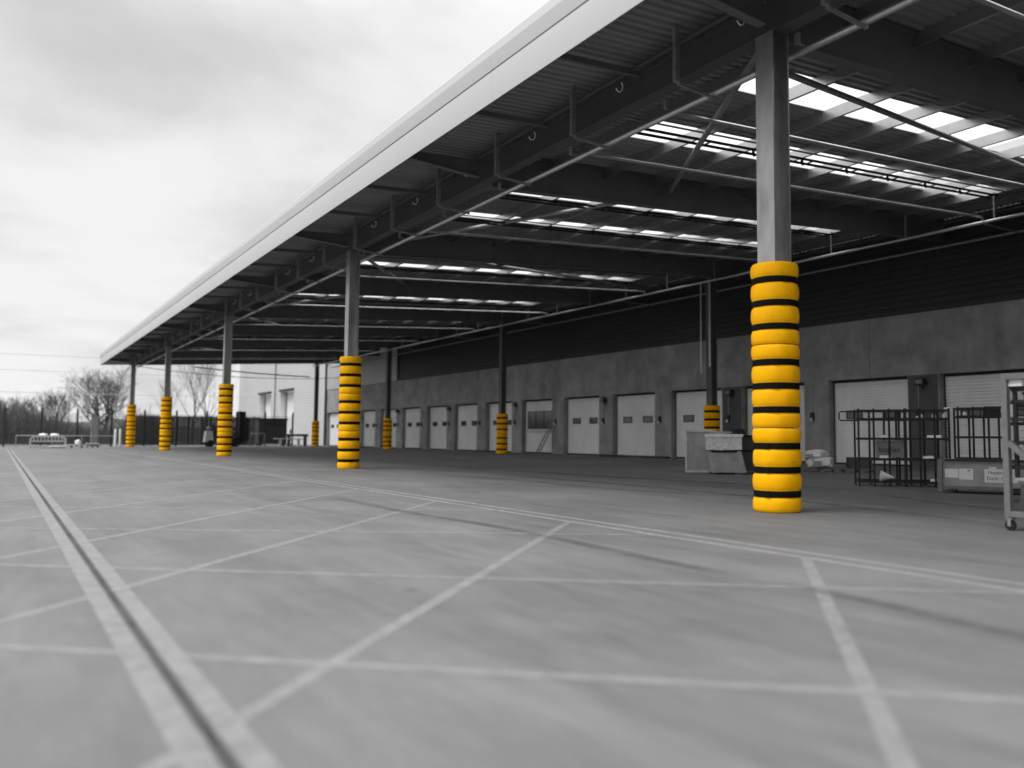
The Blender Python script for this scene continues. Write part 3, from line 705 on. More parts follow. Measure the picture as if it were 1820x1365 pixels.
# low tubular rail in front of the fence on the left and near the skip
t = thing('guard_rail', 'long low galvanised guard rail in front of the fence at the left', 'guard rail', (6, 102.6, 0))
MB().tube([(1.5 - 6, 0, 1.12), (10.2 - 6, 0, 1.12)], .045, 6).build('rail', 'galv', t)
for x in (1.5, 4.6, 7.2, 10.1): MB().tube([(x - 6, 0, 0), (x - 6, 0, 1.1)], .045, 6).build('rail_post', 'galv', t)
t = thing('guard_rail', 'short pale tubular rail beside the dark forklift', 'guard rail', (23.9, 101.9, 0))
MB().tube([(-.1, 0, 0), (-.1, 0, 1.35), (.02, 0, 1.45), (1.3, 0, 1.45), (1.42, 0, 1.35), (1.42, 0, 0)], .05, 6).build('rail', 'galv', t)

# two pale bollards
for i, (x, lab) in enumerate(((9.85, 'left one of two pale bollards beside the farthest front guard'), (10.28, 'right one of two pale bollards beside the farthest front guard'))):
    t = thing('bollard', lab, 'bollard', (x - .1, 97.5, 0), group='pale bollards'); MB().lathe([(.11, 0), (.11, 1.75), (.08, 1.83), (.0, 1.86)], 16).build('post', 'white_trim', t, smooth=True); MB().lathe([(.17, 0), (.17, .03), (.11, .04)], 16).build('base_plate', 'galv', t)

# grey cabinet and hoarding behind the fence
t = thing('utility_cabinet', 'tall grey cabinet standing behind the fence below the bare tree', 'cabinet', (8.75, 108, 0))
MB().box(-.34, .34, -.3, .3, .15, 3.35).build('cabinet_body', 'grey', t); MB().box(-.38, .38, -.34, .34, 0, .15).box(-.38, .38, -.34, .34, 3.35, 3.42).build('plinth_and_cap', 'darksteel', t)
t = thing('timber_hoarding', 'dark timber hoarding behind the mesh fence in the middle distance', 'hoarding', (20, 112, 0))
hd = MB(); x = 12.2
while x < 27.2:
    hd.box(x - 20, x - 20 + .23, 0, .03, .05, 3.5 + random.uniform(-.04, .04)); x += .25
hd.build('boards', 'hoard', t); hd = MB()
for z in (.6, 1.9, 3.1): hd.box(-7.8, 7.3, .031, .1, z, z + .1)
for x in range(-7, 8, 2): hd.box(x - .05, x + .05, .1, .2, 0, 3.4)
hd.build('rails', 'hoard', t)

# dark slatted container behind the fence
t = thing('waste_container', 'dark ribbed steel container behind the fence by the white hall', 'container', (27.4, 107.4, 0))
c = MB().box(-1.65, 1.65, -.9, .9, .2, 3.1)
for k in range(12): x = -1.6 + k * .29; c.box(x - .04, x + .04, -.96, -.902, .25, 2.9)
c.build('container_body', 'darksteel', t); MB().box(-1.72, 1.72, -1.0, 1.0, 3.1, 3.3).build('lid', 'rubber', t); MB().box(-1.3, 1.3, -.98, -.963, 2.5, 2.85).build('header_plate', 'frame', t)
MB().box(-1.5, -1.2, -.8, .8, 0, .2).box(1.2, 1.5, -.8, .8, 0, .2).build('skids', 'rubber', t)

# white trestle and dark bench near the last rear column
t = thing('trestle', 'low white trestle with two legs in front of the white hall', 'trestle', (28.0, 101.6, 0))
MB().box(-1.7, 1.6, -.3, .3, .82, .92).build('top', 'white', t)
for x in (-1.0, 1.1): MB().box(x - .1, x + .1, -.22, .22, 0, .82).build('leg', 'white_trim', t)
t = thing('steel_beam', 'dark steel beam lying across two blocks behind the white trestle', 'beam', (29.3, 103.0, 0))
MB().box(-1.3, 1.3, -.15, .15, 1.15, 1.42).build('beam_section', 'darksteel', t); MB().box(-1.1, -.8, -.2, .2, 0, 1.15).box(.8, 1.1, -.2, .2, 0, 1.15).build('blocks', 'darksteel', t)

# stillage, pallets and bits at the left end of the yard
t = thing('stillage', 'white slatted steel stillage cage by the fence at the left', 'cage', (3.85, 93.2, 0))
s = MB()
for (x0, x1, z) in ((-1.38, 1.38, .1), (-1.38, 1.38, .62), (-1.18, 1.18, 1.06)): s.bar((x0, -.6, z), (x1, -.6, z), .09); s.bar((x0, .6, z), (x1, .6, z), .09)
for x in (-1.38, 1.38):
    for y in (-.6, .6): s.bar((x, y, 0), (x, y, .8), .09); s.bar((x, y, .8), (x * .86, y, 1.06), .09)
    s.bar((x, -.6, .62), (x, .6, .62), .08)
s.build('cage_frame', 'cagepaint', t); s = MB()
for k in range(9):
    for y in (-.6, .6): s.bar((-1.1 + k * .275, y, .62), (-1.1 + k * .275, y, 1.06), .045)
s.build('slats', 'cagepaint', t); MB().box(-1.33, 1.33, -.55, .55, .16, .2).build('floor', 'palesteel', t)
for x in (-.4, .5):
    tag(MB().lathe([(.0, 0), (.3, .02), (.36, .1), (.3, .2), (.0, .24)], 14).build('white_bundle', 'white', loc=(3.85 + x, 93.2, 1.107), smooth=True), 'white plastic bundle on top of the stillage cage, %s one' % ('left' if x < 0 else 'right'), 'bundle', 'white bundles on the cage')
def flat_pallet(x, y, w, z, lab, m='palesteel'):
    t = thing('pallet', lab, 'pallet', (x, y, 0), group='flat pale pallets by the far fence'); p = MB()
    for k in range(5): p.box(-w / 2, w / 2, -.6 + k * .26, -.6 + k * .26 + .2, z - .03, z)
    p.build('deck_boards', m, t); p = MB()
    for xx in (-w / 2 + .1, 0, w / 2 - .1): p.box(xx - .07, xx + .07, -.6, .6, 0.004, z - .03)
    p.build('bearers', 'wood', t)
flat_pallet(5.75, 93.4, 1.9, .30, 'wide pale pallet lying right of the white stillage cage'); flat_pallet(7.6, 95.0, 1.1, .42, 'short white topped pallet below the grey cabinet', 'white'); flat_pallet(4.55, 92.0, 1.3, .16, 'low pale pallet in front of the white stillage cage', 'white')
tag(MB().lathe([(0, 0), (.2, .05), (.26, .22), (.2, .4), (0, .48)], 16).build('white_canister', 'white', loc=(6.25, 93.4, .302), smooth=True), 'round white canister standing on the wide pallet', 'canister')

# ------------------------------------------------------------------ forklift behind the third front guard
fk = thing('forklift', 'dark forklift with tall mast parked behind the third front guard', 'forklift', (20.7, 100.2, 0))
b = MB(); b.box(-1.3, 1.1, -.7, .7, .45, 1.25, .06); b.box(-.2, .9, -.55, .55, 1.25, 1.5); b.build('body', 'darksteel', fk)
MB().box(-2.15, -1.3, -.68, .68, .5, 1.7, .12).build('counterweight', 'palesteel', fk, smooth=True)
MB().tube([(-1.7, -.35, 2.0), (-1.7, .35, 2.0)], .19, 12).build('gas_bottle', 'grey', fk, smooth=True)
MB().box(-.9, -.3, -.3, .3, 1.25, 1.45).box(-1.05, -.9, -.3, .3, 1.25, 2.0).build('seat', 'rubber', fk)
g_ = MB()
for y in (-.6, .6): g_.bar((-1.25, y, 1.2), (-1.1, y, 2.75), .09); g_.bar((1.0, y, 1.2), (.6, y, 2.75), .09)
for k in range(6): g_.bar((-1.1 + k * .34, -.6, 2.75), (-1.1 + k * .34, .6, 2.75), .06)
for y in (-.6, .6): g_.bar((-1.15, y, 2.75), (.65, y, 2.75), .09)
g_.build('overhead_guard', 'frame', fk)
ms = MB()
for y in (-.38, .38): ms.box(1.35, 1.52, y - .07, y + .07, .15, 3.9); ms.box(1.55, 1.68, y - .06, y + .06, .2, 3.6)
for z in (.6, 1.6, 2.6, 3.75): ms.box(1.36, 1.6, -.32, .32, z, z + .14)
ms.box(1.4, 1.66, -.25, .25, 1.0, 3.88); ms.build('mast', 'frame', fk)
cg = MB().box(1.72, 2.3, -.75, .75, .4, 3.15)
for k in range(6): cg.box(2.301, 2.52, -.7, .7, .9 + k * .36, 1.1 + k * .36)
cg.build('carriage', 'frame', fk)
MB().box(1.35, 2.0, -.5, .5, 3.16, 3.86).build('cable_guard', 'frame', fk)
for y in (-.4, .4): MB().box(1.86, 3.0, y - .07, y + .07, .12, .19).build('fork', 'darksteel', fk)
for x, r in ((-1.6, .36), (1.0, .5)):
    for y in (-.72, .72): MB().tube([(x, y - .15, r), (x, y + .15, r)], r, 18).build('wheel', 'rubber', fk, smooth=40)

# ------------------------------------------------------------------ bins and skip in front of the docks
def along(px_dir): return px_dir
t = thing('steel_bin', 'pale tall steel bin left of the tipping skip', 'bin', (21.5, 23.85, 0), R(-43))
q = MB(); W_, D_, H_ = 1.0, .9, 1.52
q.box(-W_ / 2, W_ / 2, -D_ / 2, -D_ / 2 + .05, .06, H_); q.box(-W_ / 2, W_ / 2, D_ / 2 - .05, D_ / 2, .06, H_); q.box(-W_ / 2, -W_ / 2 + .05, -D_ / 2 + .05, D_ / 2 - .05, .06, H_); q.box(W_ / 2 - .05, W_ / 2, -D_ / 2 + .05, D_ / 2 - .05, .06, H_); q.box(-W_ / 2 + .05, W_ / 2 - .05, -D_ / 2 + .05, D_ / 2 - .05, .06, .12)
q.build('bin_shell', 'greysteel', t); q = MB()
for (a, b_) in (((-.52, -.47), (-.52, .47)), ((.52, -.47), (.52, .47)), ((-.52, -.47), (.52, -.47)), ((-.52, .47), (.52, .47))): q.bar((a[0], a[1], H_), (b_[0], b_[1], H_), .07); q.bar((a[0], a[1], .05), (b_[0], b_[1], .05), .08)
for x in (-.52, .52):
    for y in (-.47, .47): q.bar((x, y, 0), (x, y, H_), .07)
q.build('bin_rim', 'palesteel', t)
t = thing('tipping_skip', 'pale tipping skip with tapered base in front of a short guard', 'skip', (21.42, 22.55, 0), R(-43))
q = MB(); q.v += [(-.62, -.55, .85), (.62, -.55, .85), (.62, .6, .85), (-.62, .6, .85), (-.62, -.6, 1.36), (.62, -.6, 1.36), (.62, .65, 1.36), (-.62, .65, 1.36)]
q.f += [(0, 1, 5, 4), (1, 2, 6, 5), (2, 3, 7, 6), (3, 0, 4, 7), (0, 3, 2, 1)]; q.box(-.66, .66, -.66, -.601, 1.30, 1.40); q.box(-.66, .66, .651, .70, 1.30, 1.40); q.build('upper_body', 'foil', t)
q = MB(); q.v += [(-.42, -.5, .06), (.78, -.5, .06), (.78, .5, .06), (-.42, .5, .06), (-.6, -.53, .80), (.6, -.53, .80), (.6, .55, .80), (-.6, .55, .80)]; q.f += [(0, 1, 5, 4), (1, 2, 6, 5), (2, 3, 7, 6), (3, 0, 4, 7), (0, 3, 2, 1), (4, 5, 6, 7)]; q.build('tapered_base', 'greysteel', t)
MB().box(-.45, .45, -.57, -.535, .76, .83).build('hinge_slot', 'rubber', t)
MB().box(-.5, -.3, -.5, .5, 0, .06).box(.4, .7, -.5, .5, 0, .06).build('runners', 'darksteel', t)
tag(MB().tube([(21.35, 22.62, 1.405), (21.35, 22.62, 1.50)], .42, 18).build('metal_lid', 'greysteel'), 'round metal lid lying on top of the tipping skip', 'lid')
tag(MB().box(21.55, 22.05, 22.05, 22.4, 1.405, 1.58, .06).build('dark_bundle', 'rubber'), 'dark bundle lying on the right side of the tipping skip', 'bundle')
t = thing('dark_bin', 'dark grey lidded bin between the skip and the nearest guard', 'bin', (22.75, 22.6, 0), R(-43))
q = MB(); q.box(-.62, .62, -.5, .5, .08, 1.3, -.03); q.build('bin_shell', 'darksteel', t); MB().box(-.7, .7, -.58, .58, 1.3, 1.37).build('lid', 'rubber', t); MB().box(-.66, .66, -.55, -.53, .78, .84).build('rim_band', 'rubber', t)
MB().box(-.5, -.3, -.45, .45, 0, .08).box(.3, .5, -.45, .45, 0, .08).build('skids', 'rubber', t)

# pallet with film wrapped goods right of the nearest guard
def pallet(x, y, rz_, lab):
    t = thing('pallet', lab, 'pallet', (x, y, 0), rz_, group='wooden pallets at the dock wall'); p = MB()
    for k in range(7): p.box(-.6, .6, -.4 + k * .115, -.4 + k * .115 + .09, .122, .144)
    p.build('deck_boards', 'wood', t); p = MB()
    for yy in (-.33, 0, .33):
        for xx in (-.5, 0, .5): p.box(xx - .07, xx + .07, yy - .05, yy + .05, .022, .122)
    for yy in (-.33, 0, .33): p.box(-.6, .6, yy - .05, yy + .05, 0, .022)
    p.build('bearers', 'wood', t)
PX, PY = 25.6, 21.75
pallet(PX, PY, R(-42), 'wooden pallet under the film wrapped bags beside the nearest guard'); pallet(PX + 1.0, PY - .95, R(-40), 'wooden pallet carrying a low dark box by the dock wall')
def lump(cx, cy, cz, rx, ry, rz_, seed):
    rnd = random.Random(seed); ph = [rnd.random() * 6 for _ in range(6)]; m = MB(); n = 20; prof = []
    for k in range(11):
        a = -PI / 2 + PI * k / 10; prof.append((math.cos(a), math.sin(a)))
    i0 = len(m.v)
    for (r, z) in prof:
        for q in range(n):
            a = 2 * PI * q / n; d = 1 + .14 * math.sin(3 * a + ph[0] + 3 * z) + .1 * math.sin(5 * a + ph[1] - 4 * z) + .07 * math.sin(9 * a + ph[2])
            rr = abs(r) ** .6 * d; m.v.append((cx + rx * rr * math.cos(a), cy + ry * rr * math.sin(a), cz + rz_ * (abs(z) ** .7 * (1 if z > 0 else -1)) * (1 + .1 * math.sin(2 * a + ph[3]))))
    for k in range(10):
        for q in range(n): a = i0 + k * n + q; b = i0 + k * n + (q + 1) % n; m.f.append((a, b, b + n, a + n))
    return m
tag(lump(PX, PY, .36, .55, .4, .205, 3).build('wrapped_bags', 'foil', smooth=True), 'lower film wrapped bag lying on the pallet beside the nearest guard', 'wrapped bag', 'film wrapped bags')
tag(lump(PX - .12, PY + .1, .68, .48, .34, .16, 5).build('wrapped_bags', 'foil', smooth=True), 'upper crumpled film wrapped bag, on top of another bag', 'wrapped bag', 'film wrapped bags')
bx = MB().box(-.42, .42, -.3, .3, 0, .42, .01); o = bx.build('cardboard_box', 'darksteel', loc=(PX + 1.0, PY - .95, .145), rotz=R(-40)); tag(o, 'low dark box standing on the pallet by the dock wall', 'box')

# ------------------------------------------------------------------ black racks
def rack(loc, rotz, lab, Wd=1.2, D=.8, H=2.08, nz=(.12, .72, 1.27, 1.8), loop=-1, nx=3):
    t = thing('display_rack', lab, 'rack', loc, rotz, 'black steel racks'); f = MB(); w_ = .05
    xs = [-Wd / 2 + Wd * k / (nx) for k in range(nx + 1)]
    for x in xs:
        for y in (-D / 2, D / 2): f.bar((x, y, 0), (x, y, H), w_)
    f.bar((xs[0], -D / 2, H - .05), (xs[-1], -D / 2, H - .05), w_); f.bar((xs[0], D / 2, H - .05), (xs[-1], D / 2, H - .05), w_); f.bar((xs[0], -D / 2, H - .05), (xs[0], D / 2, H - .05), w_); f.bar((xs[-1], -D / 2, H - .05), (xs[-1], D / 2, H - .05), w_)
    f.build('rack_frame', 'frame', t)
    for z in nz:
        s = MB()
        for y in (-D / 2, D / 2, 0): s.bar((xs[0], y, z), (xs[-1], y, z), w_, .06)
        for x in xs: s.bar((x, -D / 2, z), (x, D / 2, z), .035)
        s.build('shelf', 'frame', t)
    x = xs[0] if loop < 0 else xs[-1]; d = .5 * loop
    l = MB(); l.tube([(x, -D / 2, H - .08), (x + d * .92, -D / 2, H - .08), (x + d, -D / 2, H - .13), (x + d, -D / 2, H - .27), (x + d * .92, -D / 2, H - .32), (x, -D / 2, H - .32)], .022, 6); l.build('handle_loop', 'frame', t)
    return t
# yaw so that the long side faces the camera
rack((20.05, 15.0, 0), R(-46), 'black steel rack with a loop handle at its left, nearest the closed door', 1.18, 1.0)
rack((20.75, 14.15, 0), R(-42), 'black steel rack in the middle behind the grey box', 1.1, 1.1, loop=-1)
rack((21.55, 13.0, 0), R(-52), 'black steel rack behind the paper labelled box, handle at its right', 1.1, .9, 2.12, (.12, .75, 1.32, 1.86), loop=1)
rack((17.86, 9.42, 0), R(-60), 'black steel rack partly hidden behind the wheeled trolley', 1.2, .8, 2.42, (.2, .7, 1.2, 1.6, 2.0), loop=1)
# bits on the racks
def item(mb, name, m, loc, rz_, lab, cat, grp=None): o = mb.build(name, m, loc=loc, rotz=rz_, smooth=40); tag(o, lab, cat, grp); return o
pad = lambda l: MB().box(-l / 2, l / 2, -.06, .06, 0, .07, .015)
zs = {0: .153, 1: .753, 2: 1.303, 3: 1.833}
for (x, y, lev, l, lab) in ((19.83, 14.65, 1, .3, 'white foam pad on the third shelf from the top, left rack'), (19.85, 14.65, 2, .34, 'white foam pad on the second shelf from the top, left rack'), (20.55, 13.66, 2, .36, 'white foam pad on the upper middle shelf, middle rack'), (20.6, 13.6, 0, .4, 'white foam pad on the bottom shelf, middle rack'), (20.95, 13.75, 0, .3, 'second white foam pad at the right of the bottom shelf, middle rack'), (20.45, 13.78, 1, .28, 'white foam pad on the lower middle shelf, middle rack')):
    item(pad(l), 'foam_pad', 'white', (x, y, zs[lev]), R(-46), lab, 'foam pad', 'white foam pads on the racks')
for (x, y, z, lab) in ((20.6, 13.68, 1.833, 'white cap at the left of the top shelf'), (20.78, 13.5, 1.833, 'white cap at the right of the top shelf'), (20.35, 13.9, 1.833, 'white cap near the end post of the top shelf'), (21.25, 13.2, 1.893, 'white cap on the top shelf behind the paper labelled box')):
    item(MB().lathe([(.0, 0), (.05, 0), (.055, .05), (.04, .09), (.0, .1)], 12), 'plastic_cap', 'white', (x, y, z), 0, lab, 'cap', 'white plastic caps on the racks')
item(MB().box(-.08, .08, -.02, .02, 0, .26), 'white_card', 'paper', (21.15, 13.65, 1.863), R(-46), 'white card standing on the top shelf between two racks', 'card')
item(MB().box(-.24, .24, -.03, .03, 0, .24), 'dark_case', 'frame', (21.6, 12.6, 1.893), R(-52), 'dark flat case standing on the top shelf of the right rack', 'case')
cone = MB(); cone.tube([(-.17, 0, .14), (.17, 0, .1)], [.15, .02], 14); item(cone, 'white_cone', 'white', (19.75, 14.55, .14), R(-46), 'small white cone lying on its side under the left rack', 'cone')
# board with lettering hung inside the left rack
bt = thing('sign_board', 'grey board with dark lettering inside the left black rack', 'board', (20.15, 14.75, .95), R(-46))
MB().box(-.36, .46, -.01, .01, -.18, .28).build('panel', 'board', bt)
def text(body, size, m, parent, loc, rot, name='lettering'):
    cu = bpy.data.curves.new(name, 'FONT'); cu.body = body; cu.size = size; cu.align_x = 'CENTER'; cu.align_y = 'CENTER'; cu.extrude = .001
    tmp = bpy.data.objects.new(name, cu); COL.objects.link(tmp); dg_ = bpy.context.evaluated_depsgraph_get(); me = bpy.data.meshes.new_from_object(tmp.evaluated_get(dg_)); bpy.data.objects.remove(tmp)
    me.materials.clear(); me.materials.append(M[m]); o = bpy.data.objects.new(name, me); COL.objects.link(o); o.parent = parent; o.location = loc; o.rotation_euler = rot; return o
text('boplan', .21, 'frame', bt, (.0, -.014, .02), (PI / 2, 0, 0))

# ------------------------------------------------------------------ grey box with papers
bxr = thing('transport_box', 'grey steel transport box with paper notices on its front', 'box', (19.5, 11.56, 0), R(-66))
q = MB(); q.box(-.94, .98, -.36, .36, .17, .71); q.build('box_body', 'greysteel', bxr)
q = MB(); q.box(-.94, .98, -.42, -.362, .10, .17); q.box(-.94, .98, .362, .42, .10, .17); q.box(-.96, 1.0, -.40, .40, .712, .745); q.build('rails', 'trolley', bxr)
MB().box(-.90, .96, -.38, .38, .746, .79).build('black_rim', 'frame', bxr)
for x in (-1.0, 1.03):
    for y in (-.38, .38): MB().box(x - .05, x + .05, y - .05, y + .05, 0.02, .80).build('corner_post', 'trolley', bxr)
MB().box(-.90, -.60, -.365, -.362, .36, .57).build('notice', 'paper', bxr); MB().box(-.585, -.28, -.370, -.362, .32, .58).build('notice', 'paper', bxr)
n_ = MB().box(-.04, .66, -.370, -.362, .27, .58).build('notice', 'paper', bxr)
text('Nestbreiten', .105, 'ink', n_, (.30, -.3725, .495), (PI / 2, 0, 0)); text('Dark: On', .12, 'ink', n_, (.24, -.3725, .36), (PI / 2, 0, 0))
MB().box(-.40, -.35, -.373, -.3705, .52, .545).build('stamp', 'ink', bxr); MB().box(.06, .22, -.368, -.362, .582, .63).build('notice', 'paper', bxr)
q = MB()
for x in (-.75, .75): q.bar((x, -.3, 0), (x, -.3, .1), .05); q.bar((x, .3, 0), (x, .3, .1), .05)
q.build('feet', 'darksteel', bxr)

# ------------------------------------------------------------------ wheeled trolley at the right edge
tr = thing('wheeled_trolley', 'pale square tube trolley on castors at the right edge', 'trolley', (11.93, 6.78, 0))
DX, DY, TH = .95, -2.0, 2.22
q = MB()
for x in (0, DX):
    for y in (0, DY): q.bar((x, y, .19), (x, y, TH), .085)
for x in (0, DX):
    q.bar((x, -.043, .235), (x, DY + .043, .235), .08); q.bar((x, -.043, TH - .045), (x, DY + .043, TH - .045), .08)
for y in (0, DY): q.bar((.043, y, .235), (DX - .043, y, .235), .08); q.bar((.043, y, TH - .045), (DX - .043, y, TH - .045), .08)
q.build('frame', 'trolley', tr)
MB().bar((0, -.03, 1.24), (0, DY * .55, .35), .075).build('brace', 'trolley', tr)
MB().box(.05, DX - .05, DY + .05, -.05, .70, .74).build('shelf', 'greysteel', tr)
MB().box(.05, DX - .05, DY + .05, -.05, .28, .31).build('base_tray', 'darksteel', tr)
for x in (0, DX):
    for y in (-.02, DY + .02):
        w_ = MB(); w_.tube([(x - .025, y, .075), (x + .025, y, .075)], .073, 16); o = w_.build('castor', 'rubber', tr, smooth=40)
        f_ = MB(); f_.bar((x - .04, y, .06), (x - .04, y, .16), .012, .05); f_.bar((x + .04, y, .06), (x + .04, y, .16), .012, .05); f_.cbox((x, y, .17), (.1, .1, .02)); f_.build('castor_fork', 'galv', o)
item(MB().box(-.35, .35, -.55, .55, 0, .33, .02), 'dark_crate', 'darksteel', (12.36, 6.12, .311), 0, 'dark crate standing on the base tray of the wheeled trolley', 'crate')
rl = MB().tube([(0, -.14, 0), (0, .14, 0)], .13, 20); rl.tube([(0, -.145, 0), (0, .145, 0)], .05, 12); item(rl, 'tape_roll', 'white', (17.05, 9.62, 1.86), R(-50), 'white roll hung on the black rack behind the wheeled trolley', 'roll')
item(MB().box(-.12, .12, -.1, .1, 0, .09, .01), 'white_box', 'white', (12.06, 6.64, 2.04), 0, 'small white box under the top rail of the wheeled trolley', 'box')
# dark hanger frame standing on the trolley shelf, it carries the roll
t = thing('tool_frame', 'black bar frame standing on the trolley shelf', 'frame', (12.04, 6.15, .742))
q = MB()
for y in (.55, .2, -.3, -.7): q.bar((.0, y, 0), (0, y, 1.28), .05); q.bar((.3, y, 0), (.3, y, 1.20), .05)
for z in (.15, .5, .82, 1.08, 1.25): q.bar((0, .6, z), (0, -.8, z), .045); q.bar((.3, .6, z - .04), (.3, -.8, z - .04), .045)
for y in (.55, -.7): q.bar((0, y, 1.08), (.3, y, 1.08), .045)
q.build('bar_frame', 'frame', t)

# ------------------------------------------------------------------ cables, power lines, pylon
def sag(a, b, s, n=16): return [(a[0] + (b[0] - a[0]) * t, a[1] + (b[1] - a[1]) * t, a[2] + (b[2] - a[2]) * t - s * 4 * t * (1 - t)) for t in [k / n for k in range(n + 1)]]
for (z, s, lab) in ((11.9, .5, 'topmost faint power line crossing the sky at the left'), (9.95, .6, 'middle faint power line crossing the sky at the left'), (7.2, .7, 'lowest faint power line, just above the bare trees')):
    tag(MB().tube(sag((-45, 132, z), (60, 132, z + .3), s, 30), .03, 5).build('power_line', 'pylon'), lab, 'power line', 'power lines')
tag(MB().tube(sag((12.0, 101.42, 8.48), (33.9, 101.9, 8.2), .55), .035, 6).build('loose_cable', 'wire'), 'black cable sagging below the far end of the canopy', 'cable')
tag(MB().tube(sag((17.5, 101.5, 8.7), (30.2, 101.6, 8.15), .12), .07, 6).build('loose_hose', 'wire'), 'thick black hose hanging below the far end of the canopy', 'hose')
pl = MB(); h = 44.
for z0, z1 in zip(range(0, 44, 4), range(4, 48, 4)):
    w0 = 3.2 * (1 - z0 / 50); w1 = 3.2 * (1 - z1 / 50); c0 = [(-w0, -w0, z0), (w0, -w0, z0), (w0, w0, z0), (-w0, w0, z0)]; c1 = [(-w1, -w1, z1), (w1, -w1, z1), (w1, w1, z1), (-w1, w1, z1)]
    for k in range(4): pl.bar(c0[k], c1[k], .3); pl.bar(c0[k], c1[(k + 1) % 4], .2)
for z, w_ in ((30, 9), (36, 7), (41, 5)): pl.bar((-w_, 0, z), (w_, 0, z), .35); pl.bar((-w_, 0, z), (0, 0, z + 2), .2); pl.bar((w_, 0, z), (0, 0, z + 2), .2)
tag(pl.build('pylon', 'pylon', loc=(42, 760, 0)), 'tiny distant lattice pylon rising behind the bare trees', 'pylon')

# ------------------------------------------------------------------ winter trees and brushwood
def grow(mb, p, d, length, r, depth, rnd, spread, gnarl, up=.12, nseg=4, minr=.012):
    pts = [Vector(p)]; rs = [r]; d = Vector(d).normalized(); kids = []
    for k in range(nseg):
        d = (d + Vector((rnd.uniform(-1, 1), rnd.uniform(-1, 1), rnd.uniform(-.6, 1) * .6)) * gnarl + Vector((0, 0, up))).normalized()
        pts.append(pts[-1] + d * length / nseg); rs.append(max(minr, r * (1 - .55 * (k + 1) / nseg))); kids.append((pts[-1], d.copy(), rs[-1], (k + 1) / nseg))
    mb.tube(pts, rs, 6 if r > .08 else 4 if r > .04 else 3, cap=False)
    if depth <= 0: return
    for (q, dd, rr, t) in kids:
        if t < .3 and depth < 9: continue
        for _ in range((1 if depth < 3 else 2) if t < .9 else 2):
            a = Vector((rnd.uniform(-1, 1), rnd.uniform(-1, 1), rnd.uniform(-.5, .9))); a = (a - dd * a.dot(dd)).normalized()
            nd = (dd + a * spread * rnd.uniform(.6, 1.3)).normalized(); grow(mb, q, nd, length * rnd.uniform(.52, .72), max(minr, rr * .66), depth - 1, rnd, spread, gnarl, up, max(3, nseg - 1), minr)
def tree(x, y, h, lab, seed, tr=.3, depth=4, spread=.75, stems=1, lean=0, up=.10, first=.3, minr=.013):
    rnd = random.Random(seed); t = thing('bare_tree', lab, 'tree', (x, y, 0), group='bare winter trees behind the fence')
    trunk = MB(); crown = MB()
    for s in range(stems):
        ox = (s - (stems - 1) / 2) * .7; p = [(ox, 0, 0)]; n = 8; d = Vector((ox * .1 + lean, rnd.uniform(-.05, .05), 1)).normalized(); rs = [tr]
        for k in range(n):
            d = (d + Vector((rnd.uniform(-1, 1) * .08, rnd.uniform(-1, 1) * .08, .12))).normalized(); p.append(tuple(Vector(p[-1]) + d * h * .72 / n)); rs.append(tr * (1 - .75 * (k + 1) / n))
        trunk.tube(p, rs, 8, cap=False)
        for k in range(n):
            t_ = (k + 1) / n
            if t_ < first: continue
            for _ in range(2):
                a = rnd.uniform(0, 2 * PI); nd = Vector((math.cos(a) * spread, math.sin(a) * spread, rnd.uniform(.35, .9)))
                grow(crown, p[k + 1], nd, h * .36 * (1.15 - .5 * abs(t_ - .45)) * rnd.uniform(.75, 1.1), max(.03, rs[k + 1] * .55), depth - 1, rnd, spread, .16, up, 4, minr)
    trunk.build('trunk', 'bark', t); crown.build('crown', 'bark', t); return t
tree(13.0, 150, 9.0, 'largest bare tree with a wide crown left of the farthest front guard', 3, .32, 4, .8, 2)
tree(7.2, 152, 6.4, 'bare tree with upright fan of twigs between the pylon and the largest tree', 11, .24, 4, .65)
tree(4.0, 156, 5.4, 'low spreading bare tree second from the left edge', 23, .2, 4, .8)
tree(.2, 150, 5.0, 'dense dark bushy tree at the left edge', 31, .2, 4, .9, 2, first=.15)
tree(17.0, 158, 5.6, 'small bare tree just left of the farthest front guard', 41, .16, 3, .8)
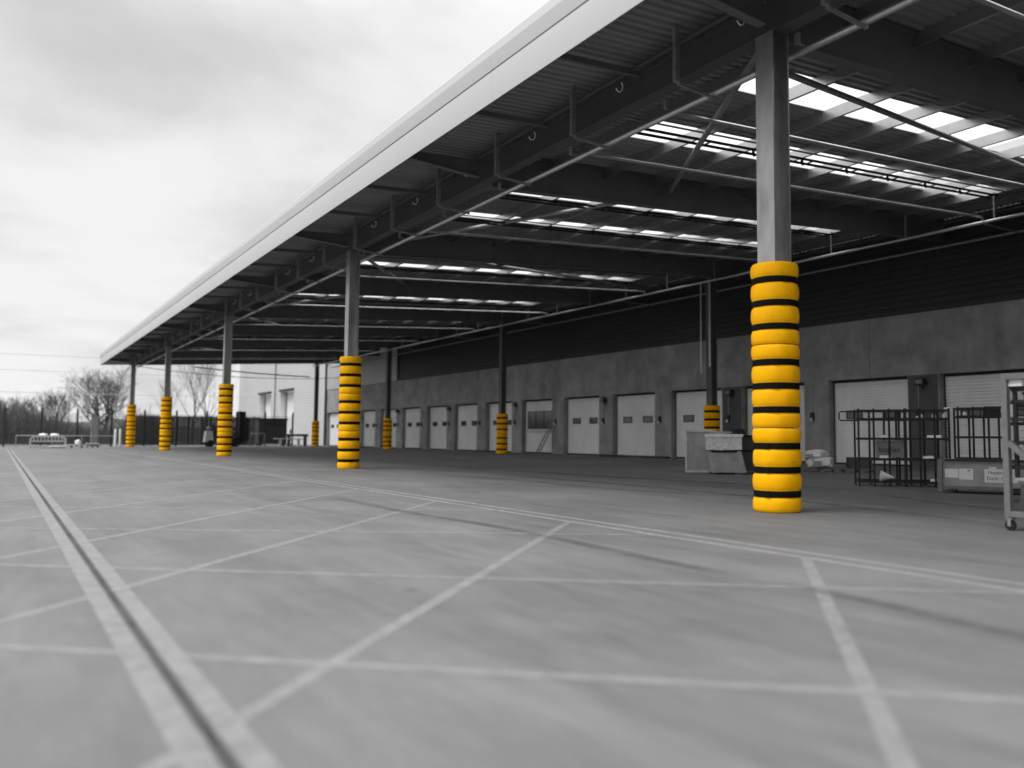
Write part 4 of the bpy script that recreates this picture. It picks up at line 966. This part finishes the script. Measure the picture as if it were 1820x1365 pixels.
tree(25.6, 148, 11.8, 'tall thin bare tree behind the third front guard', 53, .17, 3, .5, 1, up=.2, first=.35)
tree(28.1, 152, 11.4, 'slender bare tree beside the white hall corner', 67, .16, 3, .45, 1, up=.2, first=.35)
tree(23.0, 155, 8.6, 'thin bare tree between the third and fourth front guards', 71, .14, 3, .5, 1, up=.2, first=.4)
# brushwood: a mass of thin stems, and a dark bank behind
rnd = random.Random(5); bm_ = MB()
for k in range(5200):
    x = rnd.uniform(-22, 19); y = rnd.uniform(122, 150); hh = (3.1 + 1.1 * math.sin(x * .35 + 1) + .8 * math.sin(x * .9 + y * .2)) * rnd.uniform(.55, 1.12)
    if x > 8: hh *= .85
    p = Vector((x, y, 0)); d = Vector((rnd.uniform(-.3, .3), rnd.uniform(-.3, .3), 1)).normalized(); pts = [p]
    for q in range(3):
        d = (d + Vector((rnd.uniform(-.2, .2), rnd.uniform(-.2, .2), .05))).normalized(); pts.append(pts[-1] + d * hh / 3)
    bm_.tube(pts, [.035, .03, .022, .01], 3, cap=False)
    for q in (1, 2, 2, 3):
        d2 = (d + Vector((rnd.uniform(-1, 1), rnd.uniform(-1, 1), rnd.uniform(-.2, .6))) * .8).normalized(); bm_.tube([pts[q], pts[q] + d2 * hh * rnd.uniform(.15, .4)], [.018, .008], 3, cap=False)
tag(bm_.build('brushwood', 'brush'), 'dense leafless brushwood growing behind the fence at the left', 'brushwood', kind='stuff')
bk = MB(); nx, ny = 90, 5
for j in range(ny):
    for i in range(nx):
        x = -120 + 300 * i / (nx - 1); t = j / (ny - 1); z = (3.4 + .7 * math.sin(x * .11) + .5 * math.sin(x * .31 + 1) + .35 * math.sin(x * .83)) * math.sin(t * PI * .5) if j else -.1
        bk.v.append((x, 175 + 14 * t, z))
for j in range(ny - 1):
    for i in range(nx - 1): a = j * nx + i; bk.f.append((a, a + 1, a + nx + 1, a + nx))
tag(bk.build('bank', 'bank', smooth=True), 'dark earth bank behind the brushwood', 'bank', kind='structure')
